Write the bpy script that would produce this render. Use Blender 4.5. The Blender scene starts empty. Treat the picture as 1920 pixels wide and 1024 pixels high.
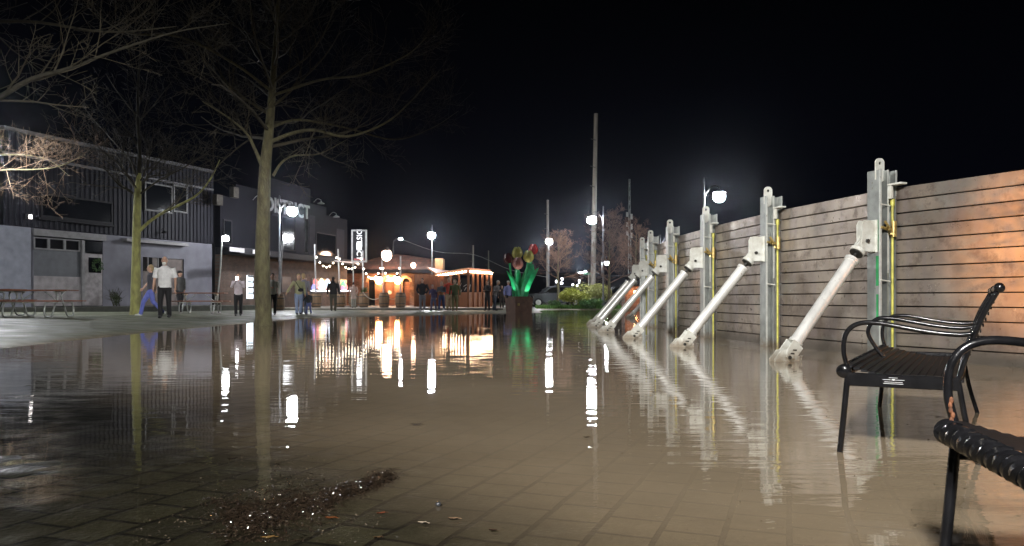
import bpy, bmesh, math, random
from mathutils import Vector, Matrix, noise
R = math.radians
random.seed(7)
C = bpy.context.scene.collection
F = 1500.0; HX = 960.0; HY = 560.0; EYE = 0.70     # focal length in photo pixels, principal column, horizon row, eye height

# ---------------------------------------------------------------- materials
def new_mat(name):
    m = bpy.data.materials.new(name); m.use_nodes = True
    nt = m.node_tree; b = nt.nodes['Principled BSDF']
    return m, nt, b
def mat(name, col, rough=.6, metal=0.0, var=.25, scale=6.0, bump=0.0, bscale=None, spec=None, coat=0.0, col2=None, rnd=0.0, detail=5, stretch=None):
    m, nt, b = new_mat(name); N = nt.nodes; L = nt.links
    tc = N.new('ShaderNodeTexCoord'); src = tc.outputs['Object']
    if stretch:
        mp = N.new('ShaderNodeMapping'); mp.inputs['Scale'].default_value = stretch; L.new(src, mp.inputs[0]); src = mp.outputs[0]
    nz = N.new('ShaderNodeTexNoise'); nz.inputs['Scale'].default_value = scale; nz.inputs['Detail'].default_value = detail
    L.new(src, nz.inputs['Vector'])
    rp = N.new('ShaderNodeMapRange'); rp.inputs[1].default_value = .3; rp.inputs[2].default_value = .7
    L.new(nz.outputs[0], rp.inputs[0])
    mx = N.new('ShaderNodeMix'); mx.data_type = 'RGBA'
    c2 = col2 if col2 else tuple(c*(1-var) for c in col)
    mx.inputs[6].default_value = (*c2, 1); mx.inputs[7].default_value = (*[min(1, c*(1+var*.6)) if not col2 else c for c in col], 1)
    L.new(rp.outputs[0], mx.inputs[0]); out = mx.outputs[2]
    if rnd:
        oi = N.new('ShaderNodeObjectInfo'); mr = N.new('ShaderNodeMapRange'); mr.inputs[3].default_value = 1-rnd; mr.inputs[4].default_value = 1+rnd
        L.new(oi.outputs['Random'], mr.inputs[0]); mm = N.new('ShaderNodeVectorMath'); mm.operation = 'SCALE'
        L.new(out, mm.inputs[0]); L.new(mr.outputs[0], mm.inputs['Scale']); out = mm.outputs[0]
    L.new(out, b.inputs['Base Color'])
    b.inputs['Roughness'].default_value = rough; b.inputs['Metallic'].default_value = metal
    if spec is not None: b.inputs['Specular IOR Level'].default_value = spec
    if coat: b.inputs['Coat Weight'].default_value = coat; b.inputs['Coat Roughness'].default_value = .15
    if bump:
        n2 = N.new('ShaderNodeTexNoise'); n2.inputs['Scale'].default_value = bscale or scale*5; n2.inputs['Detail'].default_value = 4
        L.new(src, n2.inputs['Vector']); bp = N.new('ShaderNodeBump'); bp.inputs['Strength'].default_value = 1; bp.inputs['Distance'].default_value = bump
        L.new(n2.outputs[0], bp.inputs['Height']); L.new(bp.outputs[0], b.inputs['Normal'])
    return m
def emat(name, col, strength, base=(.8,.8,.8)):
    m, nt, b = new_mat(name)
    b.inputs['Base Color'].default_value = (*base, 1)
    b.inputs['Emission Color'].default_value = (*col, 1); b.inputs['Emission Strength'].default_value = strength
    return m
def brick_mat(name, c1, c2, mortar, bw, rh, rot=0, msize=.012, rough=.8, bump=.004, offset=.5, plane='XZ'):
    m, nt, b = new_mat(name); N = nt.nodes; L = nt.links
    tc = N.new('ShaderNodeTexCoord'); mp = N.new('ShaderNodeMapping'); L.new(tc.outputs['Object'], mp.inputs[0])
    if plane == 'XZ': mp.inputs['Rotation'].default_value = (R(-90), 0, 0)
    else: mp.inputs['Rotation'].default_value = (0, 0, rot)
    bt = N.new('ShaderNodeTexBrick'); L.new(mp.outputs[0], bt.inputs[0])
    bt.inputs['Color1'].default_value = (*c1,1); bt.inputs['Color2'].default_value = (*c2,1); bt.inputs['Mortar'].default_value = (*mortar,1)
    bt.inputs['Scale'].default_value = 1; bt.inputs['Brick Width'].default_value = bw; bt.inputs['Row Height'].default_value = rh; bt.inputs['Mortar Size'].default_value = msize
    bt.offset = offset
    nz = N.new('ShaderNodeTexNoise'); nz.inputs['Scale'].default_value = 2.5; nz.inputs['Detail'].default_value = 6; L.new(tc.outputs['Object'], nz.inputs[0])
    mr = N.new('ShaderNodeMapRange'); mr.inputs[1].default_value=.3; mr.inputs[2].default_value=.7; mr.inputs[3].default_value=.6; mr.inputs[4].default_value=1.25; L.new(nz.outputs[0], mr.inputs[0])
    sc = N.new('ShaderNodeVectorMath'); sc.operation='SCALE'; L.new(bt.outputs[0], sc.inputs[0]); L.new(mr.outputs[0], sc.inputs['Scale']); L.new(sc.outputs[0], b.inputs['Base Color'])
    b.inputs['Roughness'].default_value = rough
    bp = N.new('ShaderNodeBump'); bp.invert = True; bp.inputs['Distance'].default_value = bump; L.new(bt.outputs['Fac'], bp.inputs['Height']); L.new(bp.outputs[0], b.inputs['Normal'])
    return m

# ---------------------------------------------------------------- mesh builder
class MB:
    def __init__(s): s.v = []; s.f = []; s.mi = []; s.cur = 0
    def add(s, vs, fs):
        o = len(s.v); s.v += [tuple(v) for v in vs]; s.f += [tuple(i+o for i in f) for f in fs]; s.mi += [s.cur]*len(fs)
    def box(s, x0, x1, y0, y1, z0, z1, M=None, bev=0):
        if bev:
            bm = bmesh.new(); bmesh.ops.create_cube(bm, size=1)
            for v in bm.verts: v.co = Vector(((x0+x1)/2+v.co.x*(x1-x0), (y0+y1)/2+v.co.y*(y1-y0), (z0+z1)/2+v.co.z*(z1-z0)))
            bmesh.ops.bevel(bm, geom=bm.edges[:], offset=bev, segments=1, affect='EDGES', profile=.5)
            s.bm(bm, M); return
        vs = [Vector((x,y,z)) for x in (x0,x1) for y in (y0,y1) for z in (z0,z1)]
        if M: vs = [M @ v for v in vs]
        s.add(vs, [(0,1,3,2),(4,6,7,5),(0,4,5,1),(2,3,7,6),(0,2,6,4),(1,5,7,3)])
    def bm(s, bm, M=None):
        bm.verts.index_update()
        s.add([(M @ v.co if M else v.co.copy()) for v in bm.verts], [[v.index for v in f.verts] for f in bm.faces]); bm.free()
    def tube(s, pts, rad, n=8, caps=True, sx=1.0, sy=1.0, up=None):
        pts = [Vector(p) for p in pts]
        if n == 8: n = 9
        if isinstance(rad, (int,float)): rad = [rad]*len(pts)
        vs = []; fs = []; prev = None
        for i, p in enumerate(pts):
            a = pts[max(i-1,0)]; b = pts[min(i+1,len(pts)-1)]
            t = (b-a).normalized() if (b-a).length > 1e-9 else Vector((0,0,1))
            if prev is None:
                ref = Vector(up) if up else (Vector((0,0,1)) if abs(t.z) < .9 else Vector((1,0,0)))
                x = (ref - t*ref.dot(t)).normalized()
            else: x = (prev - t*prev.dot(t)).normalized()
            prev = x; y = t.cross(x)
            for k in range(n):
                an = 2*math.pi*k/n
                vs.append(p + x*math.cos(an)*rad[i]*sx + y*math.sin(an)*rad[i]*sy)
        for i in range(len(pts)-1):
            for k in range(n):
                a = i*n+k; b = i*n+(k+1)%n; fs.append((a, b, b+n, a+n))
        if caps: fs.append(tuple(range(n-1,-1,-1))); fs.append(tuple(range((len(pts)-1)*n, len(pts)*n)))
        s.add(vs, fs)
    def lathe(s, prof, n=16, M=None, sx=1, sy=1):
        vs = []; fs = []
        for (r, z) in prof:
            for k in range(n):
                a = 2*math.pi*k/n; v = Vector((r*math.cos(a)*sx, r*math.sin(a)*sy, z)); vs.append(M @ v if M else v)
        for i in range(len(prof)-1):
            for k in range(n):
                a = i*n+k; b = i*n+(k+1)%n; fs.append((a,b,b+n,a+n))
        fs.append(tuple(range(n-1,-1,-1))); fs.append(tuple(range((len(prof)-1)*n, len(prof)*n)))
        s.add(vs, fs)
    def ell(s, c, r, nu=12, nv=8, M=None):
        c = Vector(c); r = (r,r,r) if isinstance(r,(int,float)) else r
        vs = [c+Vector((0,0,-r[2]))]; fs = []
        for j in range(1,nv):
            ph = math.pi*j/nv
            for i in range(nu):
                th = 2*math.pi*i/nu; vs.append(c+Vector((r[0]*math.sin(ph)*math.cos(th), r[1]*math.sin(ph)*math.sin(th), -r[2]*math.cos(ph))))
        vs.append(c+Vector((0,0,r[2])))
        for i in range(nu): fs.append((0, 1+(i+1)%nu, 1+i))
        for j in range(nv-2):
            for i in range(nu):
                a = 1+j*nu+i; b = 1+j*nu+(i+1)%nu; fs.append((a,b,b+nu,a+nu))
        t = len(vs)-1; o = 1+(nv-2)*nu
        for i in range(nu): fs.append((o+i, o+(i+1)%nu, t))
        if M: vs = [M @ v for v in vs]
        s.add(vs, fs)
    def prism(s, poly, h0, h1, M=None):       # poly in local XZ, extruded along local Y from h0 to h1
        n = len(poly); vs = [Vector((x,h0,z)) for x,z in poly]+[Vector((x,h1,z)) for x,z in poly]
        if M: vs = [M @ v for v in vs]
        s.add(vs, [tuple(range(n)), tuple(range(2*n-1,n-1,-1))]+[(i,i+n,(i+1)%n+n,(i+1)%n) for i in range(n)])
    def loft(s, rings, M=None):   # rings of (cx,cy,z,rx,ry)
        n = 14; vs=[]; fs=[]
        for (cx,cy,z,rx,ry) in rings:
            for k in range(n):
                a=2*math.pi*k/n; v=Vector((cx+rx*math.cos(a),cy+ry*math.sin(a),z)); vs.append(M@v if M else v)
        for i in range(len(rings)-1):
            for k in range(n):
                a=i*n+k;b=i*n+(k+1)%n; fs.append((a,b,b+n,a+n))
        fs.append(tuple(range(n-1,-1,-1))); fs.append(tuple(range((len(rings)-1)*n,len(rings)*n)))
        s.add(vs,fs)
    def mesh(s, name, mats, smooth=43, fix=True):
        me = bpy.data.meshes.new(name); me.from_pydata(s.v, [], s.f)
        for m in (mats if isinstance(mats,(list,tuple)) else [mats]): me.materials.append(m)
        if max(s.mi, default=0) > 0: me.polygons.foreach_set('material_index', s.mi)
        if fix:
            bm = bmesh.new(); bm.from_mesh(me); bmesh.ops.recalc_face_normals(bm, faces=bm.faces[:]); bm.to_mesh(me); bm.free()
        me.update()
        if smooth:
            me.shade_smooth(); me.set_sharp_from_angle(angle=R(smooth))
        return me
    def build(s, name, mats, parent=None, smooth=43, label=None, fix=True):
        return link(name, s.mesh(name, mats, smooth, fix), parent, label)
def link(name, me, parent=None, label=None):
    o = bpy.data.objects.new(name, me); C.objects.link(o)
    if parent: o.parent = parent
    if label: o['label'] = label
    return o
def tag(o, label, cat, group=None):
    o['label'] = label; o['category'] = cat
    if group: o['group'] = group
    return o
def thing(name, label, cat, loc=(0,0,0), rz=0, group=None):
    o = bpy.data.objects.new(name, None); C.objects.link(o); o.location = loc; o.rotation_euler = (0,0,rz)
    o.empty_display_size = .2
    return tag(o, label, cat, group)
def struct(o): o['kind'] = 'structure'; return o
def dup(root, loc=None, rz=None, label=None, parent=None):
    c = root.copy(); C.objects.link(c)
    if parent: c.parent = parent
    if loc is not None: c.location = loc
    if rz is not None: c.rotation_euler = (0,0,rz)
    if label: c['label'] = label
    for ch in list(root.children): dup(ch, parent=c)
    return c
def catmull(P, k=6):
    P = [Vector(p) for p in P]; out = []
    Q = [P[0]*2-P[1]]+P+[P[-1]*2-P[-2]]
    for i in range(1, len(Q)-2):
        a,b,c,d = Q[i-1:i+3]
        for j in range(k):
            t = j/k; out.append(.5*((2*b)+(c-a)*t+(2*a-5*b+4*c-d)*t*t+(3*b-a-3*c+d)*t**3))
    out.append(P[-1]); return out
def textmesh(txt, size, depth, m, name, parent, M, align='CENTER', bold=.0, spacing=1.0, label=None):
    cu = bpy.data.curves.new('lettering', 'FONT'); cu.body = txt; cu.size = size; cu.extrude = depth; cu.align_x = align; cu.align_y = 'CENTER'; cu.offset = bold; cu.space_character = spacing
    cu.resolution_u = 3
    o = bpy.data.objects.new('lettering_source', cu); C.objects.link(o); bpy.context.view_layer.update()
    me = bpy.data.meshes.new_from_object(o.evaluated_get(bpy.context.evaluated_depsgraph_get()))
    bpy.data.objects.remove(o); me.transform(M); me.materials.clear(); me.materials.append(m)
    return link(name, me, parent, label)

# ---------------------------------------------------------------- palette
M_ = {}
M_['alu'] = None
M_['galv'] = mat('galvanised_steel', (.36,.38,.36), .42, .55, .35, 5, .0008, 60)
M_['galvwhite'] = mat('bright_galvanised', (.62,.64,.60), .40, .35, .2, 9, .0005, 50)
M_['whitesteel'] = mat('white_painted_steel', (.74,.76,.71), .5, .0, .16, 9, .001, 70, col2=(.52,.51,.44), detail=9)
M_['pipe'] = mat('zinc_coated_pipe', (.82,.82,.78), .34, .35, .2, 7, .0004, 60, stretch=(1,1,.3))
M_['darksteel'] = mat('dark_rubbed_steel', (.06,.06,.055), .45, .6, .3, 30)
M_['yellow'] = mat('yellow_painted_bar', (.50,.48,.10), .5, .1, .35, 12)
M_['brass'] = mat('brass_clamp', (.55,.42,.16), .35, .8, .3, 25)
M_['blackpaint'] = mat('wet_black_powder_coat', (.008,.008,.009), .2, .0, .4, 30, .0015, 45, coat=.25, spec=.35)
M_['seatpaint'] = mat('worn_black_paint', (.010,.010,.011), .5, .0, .4, 30, .001, 60, spec=.15)
M_['rust'] = mat('orange_rust', (.16,.06,.025), .7, .0, .5, 60)
M_['bark'] = mat('mossy_bark', (.14,.13,.065), .9, 0, .45, 9, .035, 26, col2=(.07,.06,.035), stretch=(1,1,.4))
M_['moss']=mat('bright_mossy_bark', (.34,.35,.12), .9, 0, .45, 9, .012, 40, col2=(.17,.16,.07), stretch=(1,1,.4))  # mossy bark with the lamp's brightness put into the colour
M_['twig'] = mat('brown_twig', (.045,.038,.022), .85, 0, .4, 3)
M_['redtwig'] = mat('reddish_twig', (.15,.085,.055), .85, 0, .4, 3)
M_['concrete'] = mat('painted_block', (.13,.13,.155), .75, 0, .22, 1.6, .002, 30)
M_['lightconc'] = mat('pale_trim', (.20,.195,.195), .7, 0, .25, 4)
M_['frame2'] = mat('grey_window_frame', (.085,.085,.085), .7)
M_['black'] = mat('matt_black', (.010,.010,.012), .7, 0, .3, 5, spec=.2)
M_['glassdark'] = mat('dark_glass', (.006,.007,.009), .08, 0, .3, 2)
M_['grey'] = mat('dark_grey_cladding', (.008,.008,.011), .85, 0, .18, .7, spec=.08)
M_['grey2'] = mat('mid_grey_panel', (.018,.018,.023), .8, 0, .15, 2, spec=.1)
M_['whitepaint'] = mat('white_paint', (.7,.7,.7), .6, 0, .15, 4)
M_['wood'] = mat('stained_red_wood', (.20,.075,.04), .55, 0, .45, 6, .002, 20, stretch=(.3,3,3))
M_['wood2'] = mat('varnished_cedar', (.22,.085,.035), .5, 0, .4, 5, .001, 20, stretch=(3,3,.4))
M_['barrel'] = mat('oak_barrel', (.20,.125,.07), .7, 0, .45, 6, .002, 30, stretch=(3,3,.5))
M_['brick'] = brick_mat('red_brick', (.22,.09,.05), (.10,.04,.025), (.20,.15,.12), .3, .1)
M_['darkbrick'] = brick_mat('dark_old_brick', (.09,.05,.035), (.06,.035,.025), (.07,.06,.05), .3, .1)
M_['roofbrick'] = brick_mat('roof_shingle', (.10,.04,.027), (.05,.025,.018), (.02,.012,.01), .4, .22, msize=.02)
M_['skin'] = mat('skin', (.52,.31,.22), .55, 0, .12, 8)
M_['green'] = mat('painted_green_metal', (.02,.50,.17), .35, .1, .35, 4, coat=.3)
M_['asphalt'] = mat('wet_asphalt', (.05,.05,.052), .38, 0, .3, 3, .003, 60)
M_['lawn'] = mat('grass_blade', (.12,.28,.05), .7, 0, .5, 3)
M_['rope'] = mat('pale_rope', (.4,.38,.34), .8, 0, .3, 30)
WHITE = (.93,.95,1.0)
M_['lamp'] = emat('lamp_globe_lit', WHITE, 650)
M_['lampbig'] = emat('floodlight_face_lit', (1.0,.95,.86), 40)
M_['lampsmall'] = emat('small_lamp_lit', WHITE, 300)
M_['warm'] = emat('warm_bulb_lit', (1.0,.50,.20), 95)
M_['bulb'] = emat('string_bulb_lit', (1.0,.85,.66), 25)
M_['rowbulb'] = emat('eave_bulb_lit', (1.0,.66,.40), 95)

def add_mud(m):     # flood mud dried on the lowest part of the steel
    nt=m.node_tree; N=nt.nodes; L=nt.links; b=N['Principled BSDF']; src=b.inputs['Base Color'].links[0].from_socket
    ge=N.new('ShaderNodeNewGeometry'); sp=N.new('ShaderNodeSeparateXYZ'); L.new(ge.outputs['Position'],sp.inputs[0])
    n=N.new('ShaderNodeTexNoise'); n.inputs['Scale'].default_value=16; n.inputs['Detail'].default_value=5; L.new(ge.outputs['Position'],n.inputs[0])
    a=N.new('ShaderNodeMath'); a.operation='MULTIPLY_ADD'; L.new(n.outputs[0],a.inputs[0]); a.inputs[1].default_value=-.22; L.new(sp.outputs['Z'],a.inputs[2])
    r=N.new('ShaderNodeMapRange'); r.inputs[1].default_value=-.09; r.inputs[2].default_value=.03; r.inputs[3].default_value=.8; r.inputs[4].default_value=0; L.new(a.outputs[0],r.inputs[0])
    x=N.new('ShaderNodeMix'); x.data_type='RGBA'; x.inputs[7].default_value=(.20,.155,.10,1); L.new(r.outputs[0],x.inputs[0]); L.new(src,x.inputs[6])
    n3=N.new('ShaderNodeTexNoise'); n3.inputs['Scale'].default_value=24; n3.inputs['Detail'].default_value=8; n3.inputs['Roughness'].default_value=.75; L.new(ge.outputs['Position'],n3.inputs[0])
    r3=N.new('ShaderNodeMapRange'); r3.inputs[1].default_value=.60; r3.inputs[2].default_value=.68; r3.inputs[4].default_value=.75; L.new(n3.outputs[0],r3.inputs[0])
    x3=N.new('ShaderNodeMix'); x3.data_type='RGBA'; x3.inputs[7].default_value=(.16,.11,.07,1); L.new(r3.outputs[0],x3.inputs[0]); L.new(x.outputs[2],x3.inputs[6]); L.new(x3.outputs[2],b.inputs['Base Color'])
for k_ in ('whitesteel','pipe','galv','galvwhite','yellow'): add_mud(M_[k_])
# stop-log aluminium with stains
def log_material():
    m, nt, b = new_mat('weathered_aluminium_log'); N=nt.nodes; L=nt.links
    tc=N.new('ShaderNodeTexCoord'); ge=N.new('ShaderNodeNewGeometry'); oi=N.new('ShaderNodeObjectInfo')
    def noise_(scale, det, vec, rough=.6):
        n=N.new('ShaderNodeTexNoise'); n.inputs['Scale'].default_value=scale; n.inputs['Detail'].default_value=det; n.inputs['Roughness'].default_value=rough; L.new(vec, n.inputs['Vector']); return n.outputs[0]
    def rng(src,a,b_,c,d):
        r=N.new('ShaderNodeMapRange'); r.inputs[1].default_value=a; r.inputs[2].default_value=b_; r.inputs[3].default_value=c; r.inputs[4].default_value=d; L.new(src,r.inputs[0]); return r.outputs[0]
    def mixc(f,a,b_):
        x=N.new('ShaderNodeMix'); x.data_type='RGBA'
        if isinstance(f,float): x.inputs[0].default_value=f
        else: L.new(f,x.inputs[0])
        for s,i in ((a,6),(b_,7)):
            if isinstance(s,tuple): x.inputs[i].default_value=(*s,1)
            else: L.new(s,x.inputs[i])
        return x.outputs[2]
    P=ge.outputs['Position']
    big=noise_(1.1,4,P); med=noise_(5,6,P,.7)
    mp=N.new('ShaderNodeMapping'); mp.inputs['Scale'].default_value=(7,7,.8); L.new(P,mp.inputs[0]); streak=noise_(1.0,5,mp.outputs[0])
    c=mixc(rng(big,.36,.62,0,1),(.165,.133,.110),(.34,.290,.235))
    c=mixc(rng(streak,.45,.62,0,.6),c,(.24,.205,.195))
    c=mixc(rng(med,.52,.64,0,.8),c,(.135,.105,.085))
    c=mixc(rng(noise_(1.9,7,P,.72),.56,.62,0,.55),c,(.26,.25,.22))
    c=mixc(rng(noise_(.8,3,P,.5),.56,.68,0,.6),c,(.42,.38,.32))          # broad pale patches
    c=mixc(rng(noise_(13,3,P),.70,.78,0,.6),c,(.50,.48,.42))     # scratches, lime spots
    sz=N.new('ShaderNodeSeparateXYZ'); L.new(P,sz.inputs[0]); wl=N.new('ShaderNodeMath'); wl.operation='MULTIPLY_ADD'; L.new(med,wl.inputs[0]); wl.inputs[1].default_value=-.12; L.new(sz.outputs['Z'],wl.inputs[2])
    c=mixc(rng(wl.outputs[0],.0,.16,.85,0),c,(.12,.105,.085))
    sc=N.new('ShaderNodeVectorMath'); sc.operation='SCALE'; L.new(c,sc.inputs[0]); L.new(rng(oi.outputs['Random'],0,1,.92,1.06),sc.inputs['Scale'])
    L.new(sc.outputs[0],b.inputs['Base Color']); b.inputs['Metallic'].default_value=.45
    L.new(rng(med,.3,.7,.24,.48),b.inputs['Roughness'])
    bp=N.new('ShaderNodeBump'); bp.inputs['Distance'].default_value=.01; L.new(noise_(2.2,2,P),bp.inputs['Height']); L.new(bp.outputs[0],b.inputs['Normal'])
    return m
M_['alu'] = log_material()

# ---------------------------------------------------------------- ground function
WP = [(-7.05,-20),(-7.07,11),(-7.4,14.6),(-7.5,24),(-7.3,27.6),(-6.6,30.9),(-5.7,32.8),(-3,35),(-.3,38.6),(1.5,39.5),(2,50.5),(9,52),(30,52),(30,-20)]
def inside(x,y):
    c=False; n=len(WP)
    for i in range(n):
        x0,y0=WP[i]; x1,y1=WP[(i+1)%n]
        if (y0>y)!=(y1>y) and x < (x1-x0)*(y-y0)/(y1-y0)+x0: c = not c
    return c
def edist(x,y):      # >0 on land
    d=1e9; n=len(WP)
    for i in range(n):
        x0,y0=WP[i]; x1,y1=WP[(i+1)%n]; dx,dy=x1-x0,y1-y0
        t=max(0,min(1,((x-x0)*dx+(y-y0)*dy)/(dx*dx+dy*dy))); d=min(d,math.hypot(x-x0-t*dx,y-y0-t*dy))
    return -d if inside(x,y) else d
def sst(a,b,x): t=max(0,min(1,(x-a)/(b-a))); return t*t*(3-2*t)
def ground(x,y):
    e=edist(x,y)
    nz=noise.noise((x*.35,y*.35,3.1))*.5+noise.noise((x*1.3,y*1.3,1.7))*.25
    if e>0:
        left=sst(0,-5,x)
        return .0+.05*sst(-.1,.9,e+nz*.25)+.012*min(e,8)*left*sst(40,26,y)+.06*sst(3.5,5,e)*left*sst(44,30,y)+.004*nz
    # flooded side: nearly dry towards the near left corner
    d=((x+4.2)*3.93+(y-6.56)*3.4)/5.197
    z=-.016*max(0,d+.2)-.012*max(0,d-.7)-.004+.010*nz
    z=max(z,-.12)
    if d<.3: z=-.0050+.010*nz + .006*noise.noise((x*3.3,y*3.3,5.5)) + .004*noise.noise((x*7,y*7,2.5)) + .011*sst(.4,-1.6,d)
    z+= .012*sst(-1.2,0,e)
    return min(z, .02)
def P(px,py,Y): return Vector(((px-HX)/F*Y, Y, EYE-(py-HY)/F*Y))
def onground(px,Y): x=(px-HX)/F*Y; return Vector((x,Y,ground(x,Y)))
def foot(px,py):
    Y=15.
    for _ in range(60):
        z=ground((px-HX)/F*Y,Y); Yn=(EYE-z)*F/(py-HY); Y=Y*.6+Yn*.4
    return Vector(((px-HX)/F*Y,Y,ground((px-HX)/F*Y,Y)))

# ---------------------------------------------------------------- setting
def span(a,b,h): n=max(1,int(round((b-a)/h))); return [a+(b-a)*i/n for i in range(n)]
def paving():
    m,nt,b=new_mat('wet_pavers'); N=nt.nodes; L=nt.links
    tc=N.new('ShaderNodeTexCoord'); V=tc.outputs['Object']
    def nz(sc,det=5,v=V):
        n=N.new('ShaderNodeTexNoise'); n.inputs['Scale'].default_value=sc; n.inputs['Detail'].default_value=det; L.new(v,n.inputs[0]); return n.outputs[0]
    def rng(s,a,b_,c,d):
        r=N.new('ShaderNodeMapRange'); r.inputs[1].default_value=a; r.inputs[2].default_value=b_; r.inputs[3].default_value=c; r.inputs[4].default_value=d; L.new(s,r.inputs[0]); return r.outputs[0]
    mp=N.new('ShaderNodeMapping'); mp.inputs['Rotation'].default_value=(0,0,R(-71)); L.new(V,mp.inputs[0])
    wob=N.new('ShaderNodeVectorMath'); wob.operation='ADD'; wn=N.new('ShaderNodeTexNoise'); wn.inputs['Scale'].default_value=3; L.new(V,wn.inputs[0])
    ws=N.new('ShaderNodeVectorMath'); ws.operation='SCALE'; ws.inputs['Scale'].default_value=.012; L.new(wn.outputs[1],ws.inputs[0]); L.new(mp.outputs[0],wob.inputs[0]); L.new(ws.outputs[0],wob.inputs[1])
    bt=N.new('ShaderNodeTexBrick'); L.new(wob.outputs[0],bt.inputs[0])
    bt.inputs['Color1'].default_value=(.033,.033,.019,1); bt.inputs['Color2'].default_value=(.019,.019,.012,1); bt.inputs['Mortar'].default_value=(.003,.003,.0025,1)
    bt.inputs['Scale'].default_value=1; bt.inputs['Brick Width'].default_value=.21; bt.inputs['Row Height'].default_value=.19; bt.inputs['Mortar Size'].default_value=.011; bt.inputs['Mortar Smooth'].default_value=.3
    ats=N.new('ShaderNodeAttribute'); ats.attribute_name='silt'
    b2=N.new('ShaderNodeMix'); b2.data_type='RGBA'; b2.inputs[6].default_value=(.12,.094,.062,1); b2.inputs[7].default_value=(.26,.205,.135,1)
    ivt=N.new('ShaderNodeMath'); ivt.operation='SUBTRACT'; ivt.inputs[0].default_value=1; L.new(bt.outputs['Fac'],ivt.inputs[1]); L.new(ivt.outputs[0],b2.inputs[0])
    b3=N.new('ShaderNodeMix'); b3.data_type='RGBA'; L.new(ats.outputs['Fac'],b3.inputs[0]); L.new(bt.outputs[0],b3.inputs[6]); L.new(b2.outputs[2],b3.inputs[7])
    # pale concrete apron of the plaza (attribute land)
    at=N.new('ShaderNodeAttribute'); at.attribute_name='land'
    mx=N.new('ShaderNodeMix'); mx.data_type='RGBA'; L.new(b3.outputs[2],mx.inputs[6])
    cc=N.new('ShaderNodeMix'); cc.data_type='RGBA'; cc.inputs[6].default_value=(.10,.115,.065,1); cc.inputs[7].default_value=(.17,.175,.12,1); L.new(rng(nz(.8,6),.35,.65,0,1),cc.inputs[0])
    L.new(cc.outputs[2],mx.inputs[7]); L.new(at.outputs['Fac'],mx.inputs[0])
    sc=N.new('ShaderNodeVectorMath'); sc.operation='SCALE'; L.new(mx.outputs[2],sc.inputs[0]); L.new(rng(nz(2.2,6),.3,.7,.65,1.3),sc.inputs['Scale'])
    L.new(sc.outputs[0],b.inputs['Base Color'])
    ro=N.new('ShaderNodeMix'); ro.data_type='FLOAT'; L.new(at.outputs['Fac'],ro.inputs[0]); L.new(rng(nz(5,5),.35,.65,.35,.75),ro.inputs[2]); L.new(rng(nz(1.5,5),.35,.65,.40,.7),ro.inputs[3]); L.new(ro.outputs[0],b.inputs['Roughness'])
    L.new(rng(at.outputs['Fac'],0,1,.035,.5),b.inputs['Specular IOR Level'])
    ad=N.new('ShaderNodeMath'); ad.operation='MULTIPLY_ADD'; L.new(bt.outputs['Fac'],ad.inputs[0]); ad.inputs[1].default_value=-.5; L.new(nz(45,4),ad.inputs[2])
    bp=N.new('ShaderNodeBump'); bp.inputs['Distance'].default_value=.006; L.new(ad.outputs[0],bp.inputs['Height']); L.new(bp.outputs[0],b.inputs['Normal'])
    return m
def grid_mesh(name, xs, ys, zf, m, attr=None):
    nx,ny=len(xs),len(ys); vs=[(x,y,zf(x,y)) for y in ys for x in xs]
    fs=[(j*nx+i,j*nx+i+1,(j+1)*nx+i+1,(j+1)*nx+i) for j in range(ny-1) for i in range(nx-1)]
    me=bpy.data.meshes.new(name); me.from_pydata(vs,[],fs); me.materials.append(m); me.shade_smooth()
    if attr:
        a=me.attributes.new(attr[0],'FLOAT','POINT'); a.data.foreach_set('value',[attr[1](*v) for v in vs])
    return link(name,me)
xs=span(-400,-60,60)+span(-60,-22,2)+span(-22,-9,.5)+span(-9,-1.5,.16)+span(-1.5,6,.3)+span(6,30,1.5)+span(30,100,10)+span(100,401,60)+[400]
ys=span(-60,-20,8)+span(-20,1,1)+span(1,7,.14)+span(7,18,.25)+span(18,56,.45)+span(56,100,4)+span(100,900,60)+[900]
landf=lambda x,y,z: sst(-.1,.5,edist(x,y))
def siltf(x,y,z):
    d=((x+4.2)*3.93+(y-6.56)*3.4)/5.197+.35*noise.noise((x*.9,y*.9,8.8)); return sst(.2,1.5,d)*.95
g=struct(grid_mesh('ground', xs, ys, ground, paving(), ('land',landf)))
sa=g.data.attributes.new('silt','FLOAT','POINT'); sa.data.foreach_set('value',[siltf(*v.co) for v in g.data.vertices])
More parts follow.
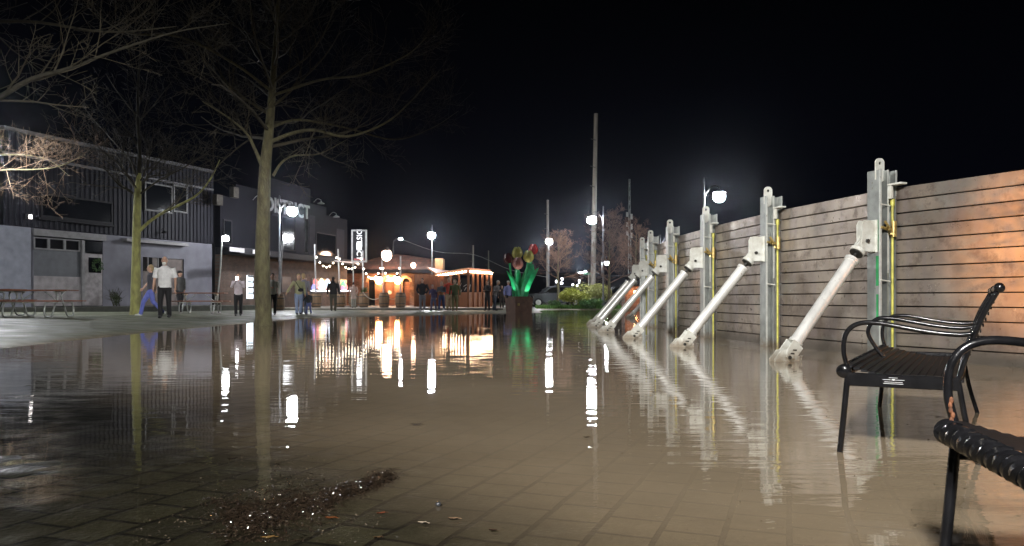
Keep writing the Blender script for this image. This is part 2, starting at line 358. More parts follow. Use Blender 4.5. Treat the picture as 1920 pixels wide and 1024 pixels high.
def water_mat():
    m,nt,b=new_mat('muddy_flood_water'); N=nt.nodes; L=nt.links
    N.remove(b); out=[n for n in N if n.type=='OUTPUT_MATERIAL'][0]
    at=N.new('ShaderNodeAttribute'); at.attribute_name='depth'
    tc=N.new('ShaderNodeTexCoord')
    def nz(sc,det,stretch=(1,1,1),dist=0,off=0):
        mp=N.new('ShaderNodeMapping'); mp.inputs['Scale'].default_value=stretch; mp.inputs['Location'].default_value=(off,off,0); L.new(tc.outputs['Object'],mp.inputs[0])
        n=N.new('ShaderNodeTexNoise'); n.inputs['Scale'].default_value=sc; n.inputs['Detail'].default_value=det; n.inputs['Distortion'].default_value=dist; L.new(mp.outputs[0],n.inputs[0]); return n.outputs[0]
    def rng(s,a,b_,c,d):
        r=N.new('ShaderNodeMapRange'); r.inputs[1].default_value=a; r.inputs[2].default_value=b_; r.inputs[3].default_value=c; r.inputs[4].default_value=d; L.new(s,r.inputs[0]); return r.outputs[0]
    silt=N.new('ShaderNodeBsdfDiffuse')
    cm=N.new('ShaderNodeMix'); cm.data_type='RGBA'; cm.inputs[6].default_value=(.26,.205,.135,1); cm.inputs[7].default_value=(.31,.245,.165,1); L.new(rng(nz(.6,4),.35,.65,0,1),cm.inputs[0]); L.new(cm.outputs[2],silt.inputs[0])
    tr=N.new('ShaderNodeBsdfTransparent'); tr.inputs[0].default_value=(.93,.90,.84,1)
    ms=N.new('ShaderNodeMixShader'); L.new(at.outputs['Fac'],ms.inputs[0]); L.new(tr.outputs[0],ms.inputs[1]); L.new(silt.outputs[0],ms.inputs[2])
    gl=N.new('ShaderNodeBsdfGlossy'); gl.inputs['Roughness'].default_value=.015; gl.inputs[0].default_value=(1,1,1,1)
    # ripples: fine wind ripple (patchy) + long swell
    rip=nz(4.2,4.5,(.34,1.6,1),.7); swell=nz(2.2,2,(.6,1.6,1),.3,5); sx=N.new('ShaderNodeSeparateXYZ'); L.new(tc.outputs['Object'],sx.inputs[0]); patch0=N.new('ShaderNodeMath'); patch0.operation='MULTIPLY'; L.new(rng(nz(.45,2,(1,1,1),0,9),.42,.62,.45,1),patch0.inputs[0]); L.new(rng(sx.outputs['X'],-.9,1.8,.42,1),patch0.inputs[1]); patch=patch0.outputs[0]
    mul=N.new('ShaderNodeMath'); mul.operation='MULTIPLY'; L.new(rip,mul.inputs[0]); L.new(patch,mul.inputs[1])
    mad=N.new('ShaderNodeMath'); mad.operation='MULTIPLY_ADD'; L.new(swell,mad.inputs[0]); mad.inputs[1].default_value=.55; L.new(mul.outputs[0],mad.inputs[2])
    bp=N.new('ShaderNodeBump'); bp.inputs['Distance'].default_value=.0036; bp.inputs['Strength'].default_value=1; L.new(mad.outputs[0],bp.inputs['Height'])
    L.new(bp.outputs[0],gl.inputs['Normal'])
    ge=N.new('ShaderNodeNewGeometry'); dt=N.new('ShaderNodeVectorMath'); dt.operation='DOT_PRODUCT'; L.new(ge.outputs['Incoming'],dt.inputs[0]); L.new(bp.outputs[0],dt.inputs[1])
    def mth(op,a,b_=None):
        q=N.new('ShaderNodeMath'); q.operation=op
        for i_,v_ in enumerate((a,b_)):
            if v_ is None: continue
            if isinstance(v_,(int,float)): q.inputs[i_].default_value=v_
            else: L.new(v_,q.inputs[i_])
        return q.outputs[0]
    frs=mth('ADD',mth('MULTIPLY',mth('POWER',mth('SUBTRACT',1.0,mth('ABSOLUTE',dt.outputs['Value'])),5.0),.98),.02)
    m2=N.new('ShaderNodeMixShader'); L.new(frs,m2.inputs[0]); L.new(ms.outputs[0],m2.inputs[1]); L.new(gl.outputs[0],m2.inputs[2]); L.new(m2.outputs[0],out.inputs[0])
    return m
wxs=span(-12,-4,.3)+span(-4,1.5,.12)+span(1.5,12,.3)+span(12,31,2)+[31]
wys=span(-20,1,1)+span(1,8,.12)+span(8,54,.4)+[54]
def dens(x,y,z): d=((x+4.2)*3.93+(y-6.56)*3.4)/5.197; return min(.93, (1-math.exp(-max(0.,-ground(x,y))/.028))*(.12+.88*sst(-.2,1.5,d+.3*noise.noise((x*.8,y*.8,4.4)))))
struct(grid_mesh('flood_water', wxs, wys, lambda x,y:0., water_mat(), ('depth',dens)))
mb=MB(); mb.box(-20,60,0,9,0,.012); o=mb.build('road', M_['asphalt']); o.location=(0,55,.056); struct(o)
mb=MB(); mb.box(-13.5,-.5,0,16,0,.10,bev=.02); o=mb.build('pavement', mat('brick_pavement',(.22,.20,.17),.6,0,.3,2,.002,30)); o.location=(0,45.5,.06); struct(o)

# ---------------------------------------------------------------- flood wall
WALL=[(7.3,5.6),(5.55,7.25),(4.45,9.46),(3.92,11.83),(3.61,14.3),(3.45,16.7),(3.50,19.3),(3.66,21.5),(4.05,24.0),(4.75,26.4),(5.7,28.7)]
WTOP=2.01; PITCH=.155
def tang(i):
    a=Vector(WALL[max(i-1,0)]); b=Vector(WALL[min(i+1,len(WALL)-1)]); return (b-a).normalized()
wall_words=['beside the foreground bench at the right edge of the photo','lit orange at its right, behind the armrests of the bench','between the largest and second largest posts','between the second and third posts from the right','between the third and fourth posts from the right','between the fourth and fifth posts from the right, dim','between the two leftmost posts, smallest','beyond the leftmost posts, turning away','far off behind the leftmost posts','farthest, behind all of the struts']
for i in range(len(WALL)-1):
    if i in (7,8): continue
    a=Vector(WALL[i]); b=Vector(WALL[i+1]); d=(b-a); Ln=d.length; ang=math.atan2(d.y,d.x)
    t=thing('flood_wall_panel','stained aluminium flood wall panel of stacked logs, '+wall_words[i],'flood wall',(a.x,a.y,0),ang,'stop log panels of the flood wall')
    z=WTOP-13*PITCH-PITCH; k=0
    lm=MB(); lm.box(.035,Ln-.035,-.075,0,0,PITCH-.012,bev=.004); me=lm.mesh('log',M_['alu'])
    while z<WTOP-.01:
        o=link('log',me,t); o.location=(0,random.uniform(-.0015,.0015),z); z+=PITCH
    mb=MB(); mb.box(.06,Ln-.06,-.068,-.045,-.16,WTOP-.03); mb.build('rubber_seal',M_['black'],t)
def hole_plate(mb, M, w, z0, z1, hz, hr, th, n=20):
    # rounded tab lying in local XZ with a round eye
    out=[]; inn=[]
    for k in range(n):
        a=2*math.pi*k/n; c,s=math.cos(a),math.sin(a)
        r=1/max(abs(c)/(w/2),(abs(s)/(z1-hz) if s>0 else abs(s)/(hz-z0)),(abs(c)+abs(s))/(w/2*1.45) if s>0 else 0)
        out.append((c*r,hz+s*r)); inn.append((c*hr,hz+s*hr))
    vs=[]
    for y in (-th/2,th/2):
        vs+=[M@Vector((x,y,z)) for x,z in out]; vs+=[M@Vector((x,y,z)) for x,z in inn]
    fs=[]
    for k in range(n):
        j=(k+1)%n
        fs+=[(k,j,n+j,n+k),(2*n+k,3*n+k,3*n+j,2*n+j),(k,2*n+k,2*n+j,j),(n+k,n+j,3*n+j,3*n+k)]
    mb.add(vs,fs)
# local post frame: x = outwards (dry side), y = along wall
def make_post(first):
    t=thing('flood_wall_post','','post')
    mb=MB(); mb.box(.205,.219,-.10,.10,-.12,2.20); mb.box(.100,.113,-.10,.10,-.12,2.20); mb.box(-.022,-.008,-.10,.10,-.12,2.20)
    mb.box(.113,.205,-.008,.008,-.12,2.20); mb.box(-.008,.100,-.008,.008,-.12,2.195); mb.build('beam',M_['galv'],t)
    mb=MB(); mb.box(.2195,.2255,-.1,.1,-.1,2.19); mb.box(.094,.2255,-.106,-.1005,-.1,2.19); mb.box(.115,.203,-.016,-.0085,.2,2.19); mb.build('channel',mat('pale_web',(.50,.52,.48),.45,.3,.35,6,.0008,50) if first else M_['galv'],t) if False else None
    mb=MB(); 
    mb.box(.2195,.2235,-.104,-.085,-.1,2.203); mb.box(.205,.2235,-.108,-.1005,-.1,2.203); mb.box(.098,.117,-.108,-.1005,1.0,2.203); mb.box(-.025,-.006,-.108,-.1005,1.9,2.203)
    mb.build('edge_strip',M_['galvwhite'],t)
    mb=MB(); hole_plate(mb, Matrix.Translation((.16,-.03,0)), .125, 2.05, 2.345, 2.285, .021, .02); mb.build('lifting_eye',M_['whitesteel'],t)
    mb=MB(); mb.tube([(.055,-.118,-.06),(.055,-.118,1.80)],.016,8); mb.tube([(.055,-.118,1.78),(.055,-.118,1.86)],.026,8); mb.build('threaded_rod',M_['yellow'],t)
    mb=MB(); mb.box(.02,.125,-.30,-.11,2.012,2.035,bev=.004); mb.box(.082,.122,-.16,-.11,1.86,2.012,bev=.004); mb.build('hold_down_clamp',M_['whitesteel'],t)
    mb=MB(); mb.tube([(.22,-.115,1.53),(.05,-.135,1.49)],.018,8); mb.tube([(.19,-.14,1.60),(.12,-.15,1.50)],.015,8); mb.tube([(.06,-.14,1.42),(.06,-.14,1.60)],.034,8)
    for q in range(3): mb.tube([(.10+.03*q,-.135,1.44+.03*q),(.14+.03*q,-.19,1.45+.05*q)],.013,6)
    mb.build('turnbuckle',M_['brass'],t)
    mb=MB()
    for z in (1.80,.92): mb=MB(); mb.tube([(.225,-.107,z),(.09,-.12,z-.02)],.008,6); mb.build('tie_rod',M_['whitesteel'],t)
    # strut side bracket
    mb=MB(); pl=[(.222,1.25),(.43,1.25),(.43,1.40),(.43,1.56),(.40,1.61),(.222,1.61)]
    for y in (-.045,.035): mb.prism(pl,y,y+.012)
    mb.box(.2245,.236,-.07,.07,1.24,1.62); b=mb.build('strut_bracket',M_['whitesteel'],t)
    mb=MB(); mb.tube([(.36,-.07,1.37),(.36,.07,1.37)],.022,12); mb.build('pin',M_['darksteel'],b)
    for ch in t.children_recursive:
        ch.data.transform(Matrix.Diagonal((1,-1,1,1))); ch.data.flip_normals()
    return t
def make_strut():
    t=thing('flood_wall_strut','','strut')
    A=Vector((.36,0,1.365)); B=Vector((1.47,0,.045)); d=(B-A).normalized()
    # frame along strut
    ang=math.atan2(d.z,d.x)
    Mx=Matrix.Translation(A)@Matrix.Rotation(-ang,4,'Y')      # local x along strut
    Lt=(B-A).length
    mb=MB(); 
    for y in (-.030,.018): mb.prism([(-.06,-.055),(-.02,-.07),(.16,-.07),(.16,.07),(-.02,.07),(-.06,.03)],y,y+.012,Mx)
    mb.tube([Mx@Vector((.13,0,0)),Mx@Vector((.175,0,0))],.088,16); mb.build('clevis',M_['whitesteel'],t)
    mb=MB(); mb.tube([Mx@Vector((.175,0,0)),Mx@Vector((.19,0,0))],.078,16); mb.tube([Mx@Vector((.17,0,0)),Mx@Vector((.30,0,0))],.020,10); mb.build('threaded_spindle',M_['darksteel'],t)
    mb=MB(); x0,x1=.27,Lt-.20
    mb.tube([Mx@Vector((x,0,0)) for x in (x0,x0+.04,x0+.041,x1-.03,x1-.029,x1)],[.083,.083,.070,.070,.083,.083],24); mb.build('tube',M_['pipe'],t)
    mb=MB(); mb.tube([Mx@Vector((x1,0,0)),Mx@Vector((x1+.006,0,0))],.078,20)
    mb.prism([(x1+.006,-.078),(x1+.15,-.078),(x1+.22,-.03),(x1+.22,.03),(x1+.15,.078),(x1+.006,.078)],-.07,-.055,Mx)
    mb.prism([(x1+.006,-.078),(x1+.15,-.078),(x1+.22,-.03),(x1+.22,.03),(x1+.15,.078),(x1+.006,.078)],.055,.07,Mx); mb.build('lower_clevis',M_['whitesteel'],t)
    for q in range(2): mb=MB(); mb.prism([(x1+.07+.05*q,-.02),(x1+.10+.05*q,.02),(x1+.115+.05*q,.015),(x1+.085+.05*q,-.03)],.0702,.0712,Mx); mb.build('scuff_mark',M_['darksteel'],t)
    mb=MB(); pl=[(1.29,-.10),(1.29,.03),(1.38,.125),(1.47,.135),(1.54,.125),(1.62,.05),(1.62,-.10)]
    pl=[(2.94-x,z) for x,z in pl][::-1]
    for y in (-.052,.034): mb.prism(pl,y,y+.018)
    mb.box(1.24,1.70,-.14,.14,-.13,-.10); mb.build('base_plate',M_['whitesteel'],t)
    mb=MB(); mb.tube([(1.47,-.085,.045),(1.47,.085,.045)],.020,12)
    mb.build('pin',M_['darksteel'],t)
    mb=MB(); mb.tube([(1.215,-.05,-.11),(1.215,-.05,.05)],.010,8); mb.tube([(1.215,-.05,.035),(1.215,-.05,.052)],.019,6); mb.build('anchor_bolt',M_['galvwhite'],t)
    return t
post0=strut0=None
ord_=['largest','second largest','third largest','fourth largest','fifth largest','sixth and smallest']
for i in (1,2,3,4,5,6,7,10):
    w=Vector(WALL[i]); tg=tang(i); nrm=Vector((-tg.y,tg.x)); rz=math.atan2(nrm.y,nrm.x)
    if i==1: pl_='galvanised flood wall post just beyond the right edge, by the orange light'; sl='flood wall strut hidden behind the foreground bench'
    elif i==10: pl_='far galvanised post beyond the end of the near wall'; sl='short dark strut seen in the gap behind the other struts'
    else: pl_=ord_[i-2]+' galvanised wall post with a lifting eye and yellow rod'; sl=ord_[i-2]+' zinc coated strut bracing the flood wall from the water'
    if post0 is None: post0=make_post(True); strut0=make_strut(); p_,s_=post0,strut0
    else: p_,s_=dup(post0),dup(strut0)
    for o in (p_,s_): o.location=(w.x,w.y,0); o.rotation_euler=(0,0,rz)
    tag(p_,pl_,'post','posts of the flood wall')
    if i==1: extra=s_
    tag(s_,sl,'strut','struts bracing the flood wall')
    if i==1:                 # off frame: its strut would stand under the bench; keep the post only
        for ch in s_.children: pass
for o in [extra]+[c for c in extra.children_recursive]: bpy.data.objects.remove(o)
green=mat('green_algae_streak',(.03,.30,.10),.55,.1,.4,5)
# green light spill painted as marks on the nearest post
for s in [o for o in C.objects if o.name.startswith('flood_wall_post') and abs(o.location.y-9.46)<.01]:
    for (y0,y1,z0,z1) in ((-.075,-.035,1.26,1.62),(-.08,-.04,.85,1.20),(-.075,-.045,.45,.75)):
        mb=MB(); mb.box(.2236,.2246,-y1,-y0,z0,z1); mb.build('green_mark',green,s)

# ---------------------------------------------------------------- benches
def make_bench(name,label,A,u,Ln,bz=-.06):
    # local: x = depth toward the back, y = length away from near end, z up; origin at near front foot
    ang=math.atan2(u[1],u[0])-math.pi/2
    t=thing(name,label,'bench',(A[0],A[1],bz),ang,'black metal benches by the flood wall')
    bk=M_['blackpaint']
    for y in (0.0,Ln/2,Ln):
        if y in (0.0,Ln):
            mb=MB(); mb.tube(catmull([(-.01,y,0),(.012,y,.22),(.03,y,.42),(.035,y,.45)],4),.0135,10); mb.build('leg',bk,t)
            mb=MB(); mb.tube(catmull([(.56,y,0),(.50,y,.22),(.47,y,.40)],4),.0120,10); mb.build('leg',bk,t)
        mb=MB()
        if y==Ln/2: pts=[(.10,y,.44),(.055,y,.50),(.02,y,.58),(.06,y,.645),(.14,y,.652),(.34,y,.618),(.46,y,.606),(.52,y,.613)]
        else: pts=[(.030,y,.44),(.012,y,.52),(.022,y,.60),(.07,y,.645),(.16,y,.650),(.34,y,.618),(.46,y,.606),(.515,y,.610)]
        mb.tube(catmull(pts,6),.0108,10); mb.build('armrest',bk,t)
        mb=MB(); mb.tube(catmull([(.465,y,.40),(.50,y,.52),(.555,y,.68),(.61,y,.79)],5),[.0115]*16,10); mb.ell((.618,y,.805),(.022,.022,.022)); mb.ell((.60,y,.775),.012); mb.build('back_support',bk,t)
    for y in (0.0,Ln):
        mb=MB(); mb.box(.03,.475,y-.010,y+.010,.365,.425,bev=.004); mb.build('side_rail',bk,t)
    # sheet-like slatted seat, slightly dished
    mb=MB(); n=15
    for k in range(n):
        x=.035+(.44)*(k/(n-1)); z=.452-.035*math.sin(math.pi*min(1,k/(n-1)*.85)+.0)-.03*(k/(n-1))
        mb.box(x-.0151,x+.0151,.005,Ln-.005,z-.006,z+.006,bev=.0025)
    for yy in (.25,Ln/2,Ln-.25): mb.tube(catmull([(.03,yy,.435),(.2,yy,.405),(.35,yy,.38),(.475,yy,.38)],4),.009,6)
    mb.build('seat',M_['seatpaint'],t)
    mb=MB()
    for k in range(14):
        f=k/13; x=.483+.125*f; z=.45+.32*f; mb.box(x-.003,x+.003,.02,Ln-.02,z-.007,z+.007,bev=.002)
    mb.build('backrest',bk,t)
    mb=MB(); mb.tube([(.618,-.01,.805),(.618,Ln+.01,.805)],.017,10); mb.build('top_rail',bk,t)
    # twisted front rail
    mb=MB(); mb.tube([(.012,-.0,.43),(.012,Ln,.43)],.019,10)
    for ph in (0,math.pi):
        pts=[]; K=int(Ln/.0065)
        for k in range(K+1):
            y=Ln*k/K; a=ph+2*math.pi*y/.085; pts.append((.012+.0195*math.cos(a),y,.43+.0195*math.sin(a)))
        mb.tube(pts,.0125,7)
    mb.ell((.012,-.004,.43),(.032,.014,.032)); mb.ell((.012,Ln+.004,.43),(.032,.014,.032))
    mb.build('twisted_front_rail',bk,t)
    # maker's sticker, worn to lines
    mb=MB()
    for (x0,x1,z) in ((.20,.235,.409),(.175,.215,.400),(.225,.262,.400),(.182,.255,.390),(.178,.258,.383)): mb.box(x0,x1,-.0112,-.0104,z,z+.0016)
    mb.ell((.219,-.0108,.4015),(.006,.0006,.0035),8,6)
    mb.build('sticker',M_['whitepaint'],t)
    mb=MB(); 
    for q in range(5): mb.ell((.02+random.uniform(-.012,.012),-.012-.003*q%2,.46+.012*q),(.006,.004,.008),6,5)
    if A[0]<1.2: mb.build('rust_patch',M_['rust'],t)
    mb=MB()
    for q in range(5): mb.ell((.022+random.uniform(-.008,.008),Ln-.011,.46+.012*q),(.005,.004,.009),6,5)
    if A[0]<1.2: mb.build('rust_patch',M_['rust'],t)
    return t
make_bench('park_bench','black metal bench with three armrests standing in the flood water, whole in view',(1.50,3.65),(.501,.866),1.76)
make_bench('park_bench','black bench cut off at the right edge, thick twisted front rail nearest the camera',(.665,.235),(.216,.976),1.74,-.052)

# ---------------------------------------------------------------- street lamps
def make_lamp():
    t=thing('street_lamp','','street lamp')
    pm=M_['galv']
    mb=MB(); mb.lathe([(.13,0),(.13,.05),(.11,.12),(.11,.75),(.085,.82),(.06,.9),(.055,3),(.045,5.9),(.04,6.75),(.0,6.8)],12); mb.build('pole',mat('dark_grey_pole',(.12,.125,.13),.45,.4),t)
    mb=MB(); mb.tube(catmull([(0,0,5.75),(.15,0,6.1),(.42,0,6.38),(.68,0,6.36),(.74,0,6.20)],5),.022,8); mb.build('arm',M_['darksteel'],t)
    mb=MB(); mb.lathe([(.03,6.25),(.06,6.2),(.14,6.14),(.31,6.09),(.33,6.05),(.31,6.05),(.05,6.12)],20,Matrix.Translation((.74,0,0))); mb.build('lamp_shade',M_['darksteel'],t)
    mb=MB(); mb.ell((.74,0,5.86),(.30,.30,.27),14,9); mb.build('globe',M_['lamp'],t,smooth=180)
    return t
lamp0=make_lamp()
lamps=[(524,46.8,0,'street lamp with a bright globe beside the tree trunk, before the grey building'),
 (1131,52.0,math.pi,'street lamp with its globe left of the pole, before the tall utility pole'),
 (1320,38.8,0,'street lamp shining over the flood wall, highest globe at the right'),
 (810,65.5,-math.pi/2+.05,'street lamp above the brick restaurant, seen head on'),
 (1029,72.0,-math.pi/2,'street lamp behind the tulip sculpture, before a thin utility pole'),
 (-84,27.5,.25,'street lamp at the left edge of the photo, among lit twigs'),
 (1238,69,.0,'small street lamp peeping over the flood wall'),
 (1128,115,.0,'distant street lamp just right of the twiggy tree'),
 (1096,158,-math.pi/2,'distant street lamp, right one of the pair above the shrubs'),
 (1082,162,.2,'distant street lamp, left one of the pair above the shrubs')]
for i,(px,Y,rz,lab) in enumerate(lamps):
    x=(px-HX)/F*Y; z=min(ground(x,Y),.2); dz=0
    o=lamp0 if i==0 else dup(lamp0)
    o.location=(x,Y,z-.1); o.rotation_euler=(0,0,rz); tag(o,lab,'street lamp','street lamps around the plaza')
    if i==6: o.location.z=-.55
    if i==7: o.location.z=-.05
# off-frame plaza lighting: mast with floodlights behind and left of the camera
def flood_mast(loc,aims,label,m=None,size=.22,h=6.2,watt=900,cone=34,col=(1,.975,.95),blend=.8,rad=.12):
    t=thing('floodlight_mast',label,'street lamp',loc)
    mb=MB(); mb.lathe([(.12,0),(.11,.7),(.07,.8),(.05,h),(0,h+.02)],12); mb.build('pole',M_['galv'],t)
    for k,aim in enumerate(aims):
        c=Vector((.3*(k-(len(aims)-1)/2)*1.6,0,h+.1)); dirv=(Vector(aim)-Vector(loc)-c).normalized(); q=dirv.to_track_quat('Z','Y').to_matrix().to_4x4(); Mx=Matrix.Translation(c)@q
        mb=MB(); 
        mb.lathe([(.05,-.22),(size*.9,-.12),(size*1.15,.0),(size*1.2,.03),(size*1.12,.03),(size*.9,-.02)],16,Mx); hd=mb.build('housing',M_['darksteel'],t)
        ld=bpy.data.lights.new('flood_beam','SPOT'); ld.energy=watt; ld.spot_size=R(cone); ld.spot_blend=blend; ld.shadow_soft_size=rad; ld.color=col
        lo=bpy.data.objects.new('flood_beam',ld); C.objects.link(lo); lo.parent=hd; lo.location=c+dirv*.06; lo.rotation_euler=(-dirv).to_track_quat('Z','Y').to_euler()
        mb=MB(); mb.lathe([(.02,.012),(size,.012),(size,.018),(.02,.02)],12,Mx); mb.build('lens',m or M_['lampbig'],hd,smooth=0)
        mb=MB(); mb.tube([c,Vector((0,0,h-.2))],.02,6); mb.build('bracket',M_['darksteel'],t)
    return t
flood_mast((-7.6,3.4,0.05),[(4.6,10.5,.5),(2.6,15.5,.4)],'floodlight mast on the plaza edge left of the photographer',watt=5200,cone=50,rad=.35)
flood_mast((-2.5,-6.0,0),[(2.9,7.0,.0)],'floodlight mast on the plaza behind the photographer',watt=14000,cone=46,rad=.6)
flood_mast((1.2,-7.5,0),[(-9.5,27,-2.0)],'second floodlight mast farther behind the photographer',watt=32000,cone=28,rad=.25)
flood_mast((.6,-3.6,0),[(5.5,7.45,1.3)],'amber floodlight mast behind the photographer',h=3.2,watt=52000,cone=12,col=(1,.40,.09),blend=1.0,rad=.03)

# ---------------------------------------------------------------- trees
def branch(mb,p,d,L,r,depth,rnd,kid,up=.25,wig=.25,n=5,spread=.9,sides=5,minr=.004):
    pts=[p]; rs=[r]; q=Vector(p); dd=Vector(d).normalized(); steps=max(3,int(n))
    for i in range(steps):
        dd=(dd+Vector((rnd.uniform(-1,1),rnd.uniform(-1,1),rnd.uniform(-1,1)+up))*wig*.5).normalized()
        q=q+dd*L/steps; pts.append(q.copy()); rs.append(max(minr,r*(1-.75*(i+1)/steps)))
    mb.tube(pts,rs,sides if r>.02 else 3,caps=False)
    if depth<=0: return
    k=kid[len(kid)-depth] if depth<=len(kid) else kid[0]
    for j in range(k):
        f=.2+.8*(j+rnd.random()*.6)/k; idx=min(len(pts)-2,int(f*steps)); base=pts[idx].lerp(pts[idx+1],f*steps-idx if f*steps-idx<1 else 1)
        ax=(pts[idx+1]-pts[idx]).normalized(); rv=Vector((rnd.uniform(-1,1),rnd.uniform(-1,1),rnd.uniform(-.6,.9))); rv=(rv-ax*rv.dot(ax)).normalized()
        nd=(ax*(1-spread*.45)+rv*spread*.8).normalized()
        branch(mb,base,nd,L*rnd.uniform(.42,.68)*(1-.25*f),max(minr,rs[idx]*.55),depth-1,rnd,kid,up,wig,max(3,n-1),spread,sides,minr)
M_['darkbark']=mat('shaded_damp_bark',(.030,.027,.017),.9,0,.4,8)  # bark darkened in colour for limbs out of the lamplight
def tree(name,label,base,trunk,limbs,seed,mt=None,mw=None,auto=None,group='bare trees on the plaza',name2=None):
    rnd=random.Random(seed); t=thing(name,label,'tree',base,0,group)
    mb=MB(); mb.tube(catmull([Vector(a) for a,_ in trunk],4),[r for r in interp([r for _,r in trunk],4)],12); mb.build('trunk',mt or M_['bark'],t,smooth=60)
    for (pts,r0,r1,kids) in limbs:
        c=catmull(pts,5); n=len(c); rs=[r0+(r1-r0)*i/(n-1) for i in range(n)]
        mb=MB(); mb.tube(c,rs,8); 
        mb.build('limb',(mt if mt and (pts[0][2]<3.75 and not pts[-1][2]>7) else M_['darkbark'] if mt else M_['bark']) if name2 is None else name2,t,smooth=60)  # low limbs get the lamplit bark colour, higher ones the shaded
        mc=MB()
        for j in range(kids):
            f=.3+.7*j/kids; i=min(n-2,int(f*(n-1))); ax=(c[i+1]-c[i]).normalized(); rv=Vector((rnd.uniform(-1,1),rnd.uniform(-1,1),rnd.uniform(-.4,1))).normalized()
            branch(mc,c[i],(ax*.7+rv*.7),rnd.uniform(.9,1.9),rs[i]*.5,2,rnd,[5,5],.3,.3,5)
        mc.build('twigs',mw or M_['twig'],t,smooth=0,fix=False)
    if auto:
        n,z0,z1,L0,r0,kid,rise=auto
        mc=MB()
        for j in range(n):
            f=(j+.5)/n; z=z0+(z1-z0)*f; a=j*2.4+rnd.uniform(-.4,.4)
            p=trunk_at(trunk,z); L=L0*(1-.45*f)*rnd.uniform(.8,1.15)
            branch(mc,p,(math.cos(a),math.sin(a),rise+f*.6),L,r0*(1-.5*f),len(kid),rnd,kid,.22,.34,7)
        mc.build('crown',mw or M_['twig'],t,smooth=0,fix=False)
    return t
def interp(a,k):
    out=[]
    for i in range(len(a)-1):
        for j in range(k): out.append(a[i]+(a[i+1]-a[i])*j/k)
    return out+[a[-1]]
def trunk_at(tr,z):
    for (a,_),(b,_) in zip(tr,tr[1:]):
        if a[2]<=z<=b[2]: return Vector(a).lerp(Vector(b),(z-a[2])/(b[2]-a[2]))
    return Vector(tr[-1][0])
# tree A: large trunk at the water's edge
YA=21.; bA=Vector(((494-HX)/F*YA,YA,-.03)); 
def rel(base,px,py,Y): return tuple(P(px,py,Y)-base)
kA=lambda px,py,dy=0: rel(bA,px,py,YA+dy)
trA=[((0,0,0),.27),((0,0,.25),.215),(kA(492,500),.20),(kA(494,400),.175),(kA(497,320),.155),(kA(505,240),.12),(kA(512,150),.09),(kA(518,60),.06),(kA(524,-60),.03)]
tree('plaza_tree','tall bare tree with a mossy trunk standing at the edge of the water',bA,trA,[
 ([kA(493,315),kA(478,280),kA(462,250),kA(430,222,-.6),kA(380,190,-1.4)],.055,.012,7),
 ([kA(502,268),kA(548,250),kA(590,244,-.4),(kA(650,256,-1)),kA(720,232,-1.6),kA(770,190,-2),kA(815,140,-2.4)],.055,.008,11),
 ([kA(512,330,.3),kA(528,305,.3),kA(552,292,.5),kA(600,288,1),kA(650,262,1.5)],.04,.008,6),
 ([kA(505,240),kA(560,225,.8),kA(650,240,1.6),kA(740,262,2.4),kA(810,240,3),kA(860,208,3.4)],.04,.006,10),
 ([kA(508,180),kA(600,150,-1),kA(680,140,-2),kA(760,105,-2.8),kA(800,70,-3)],.04,.006,10),
 ([kA(508,170),kA(440,120,-.8),kA(340,70,-1.6),kA(240,62,-2.2),kA(170,20,-2.4)],.04,.008,10)],11,auto=(20,4.6,8.8,3.6,.05,[5,6,5],.25))
YB=27.; bB=foot(254,590); YB=bB.y
kB=lambda px,py,dy=0: rel(bB,px,py,YB+dy)
trB=[((0,0,-.05),.21),((0,0,.25),.165),(kB(255,500),.14),(kB(257,400),.125),(kB(259,350),.10),(kB(261,325),.07)]
kl=lambda: None
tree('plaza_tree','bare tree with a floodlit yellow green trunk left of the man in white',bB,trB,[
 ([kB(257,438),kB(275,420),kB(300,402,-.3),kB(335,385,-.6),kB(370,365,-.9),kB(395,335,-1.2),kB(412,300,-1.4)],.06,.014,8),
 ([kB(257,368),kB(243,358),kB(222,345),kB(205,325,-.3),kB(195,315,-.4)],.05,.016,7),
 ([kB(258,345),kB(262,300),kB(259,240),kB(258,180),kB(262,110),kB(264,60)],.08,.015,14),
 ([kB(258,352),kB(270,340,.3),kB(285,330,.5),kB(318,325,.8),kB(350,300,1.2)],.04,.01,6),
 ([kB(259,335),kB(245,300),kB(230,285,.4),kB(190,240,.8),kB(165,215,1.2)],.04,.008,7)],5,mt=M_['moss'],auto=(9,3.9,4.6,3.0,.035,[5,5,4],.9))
YC=13.5; bC=Vector(((-330-HX)/F*YC,YC,.1)); kC=lambda px,py,dy=0: rel(bC,px,py,YC+dy)
trC=[((0,0,0),.2),((0,0,1.5),.16),(kC(-325,200),.12),(kC(-315,0),.06)]
tree('plaza_tree','bare tree off the left side, one thick limb reaching in at the top left',bC,trC,[
 ([kC(-325,330),kC(-200,270),kC(-60,215),kC(0,182),kC(60,148),kC(130,128,.4),(kC(215,96,.8)),kC(330,60,1.2),kC(430,44,1.6)],.07,.008,12),
 ([kC(-320,150),kC(-150,60),kC(40,40,.5),kC(200,60,1),kC(330,50,1.4)],.05,.010,10)],9,auto=(7,3.4,5.0,2.6,.035,[4,4],.5),name2=M_['darkbark'])
YD=29.5; bD=Vector(((-120-HX)/F*YD,YD,ground((-120-HX)/F*YD,YD))); kD=lambda px,py,dy=0: rel(bD,px,py,YD+dy)
trD=[((0,0,0),.16),((0,0,1.5),.13),(kD(-118,380),.10),(kD(-110,240),.05),(kD(-100,150),.02)]
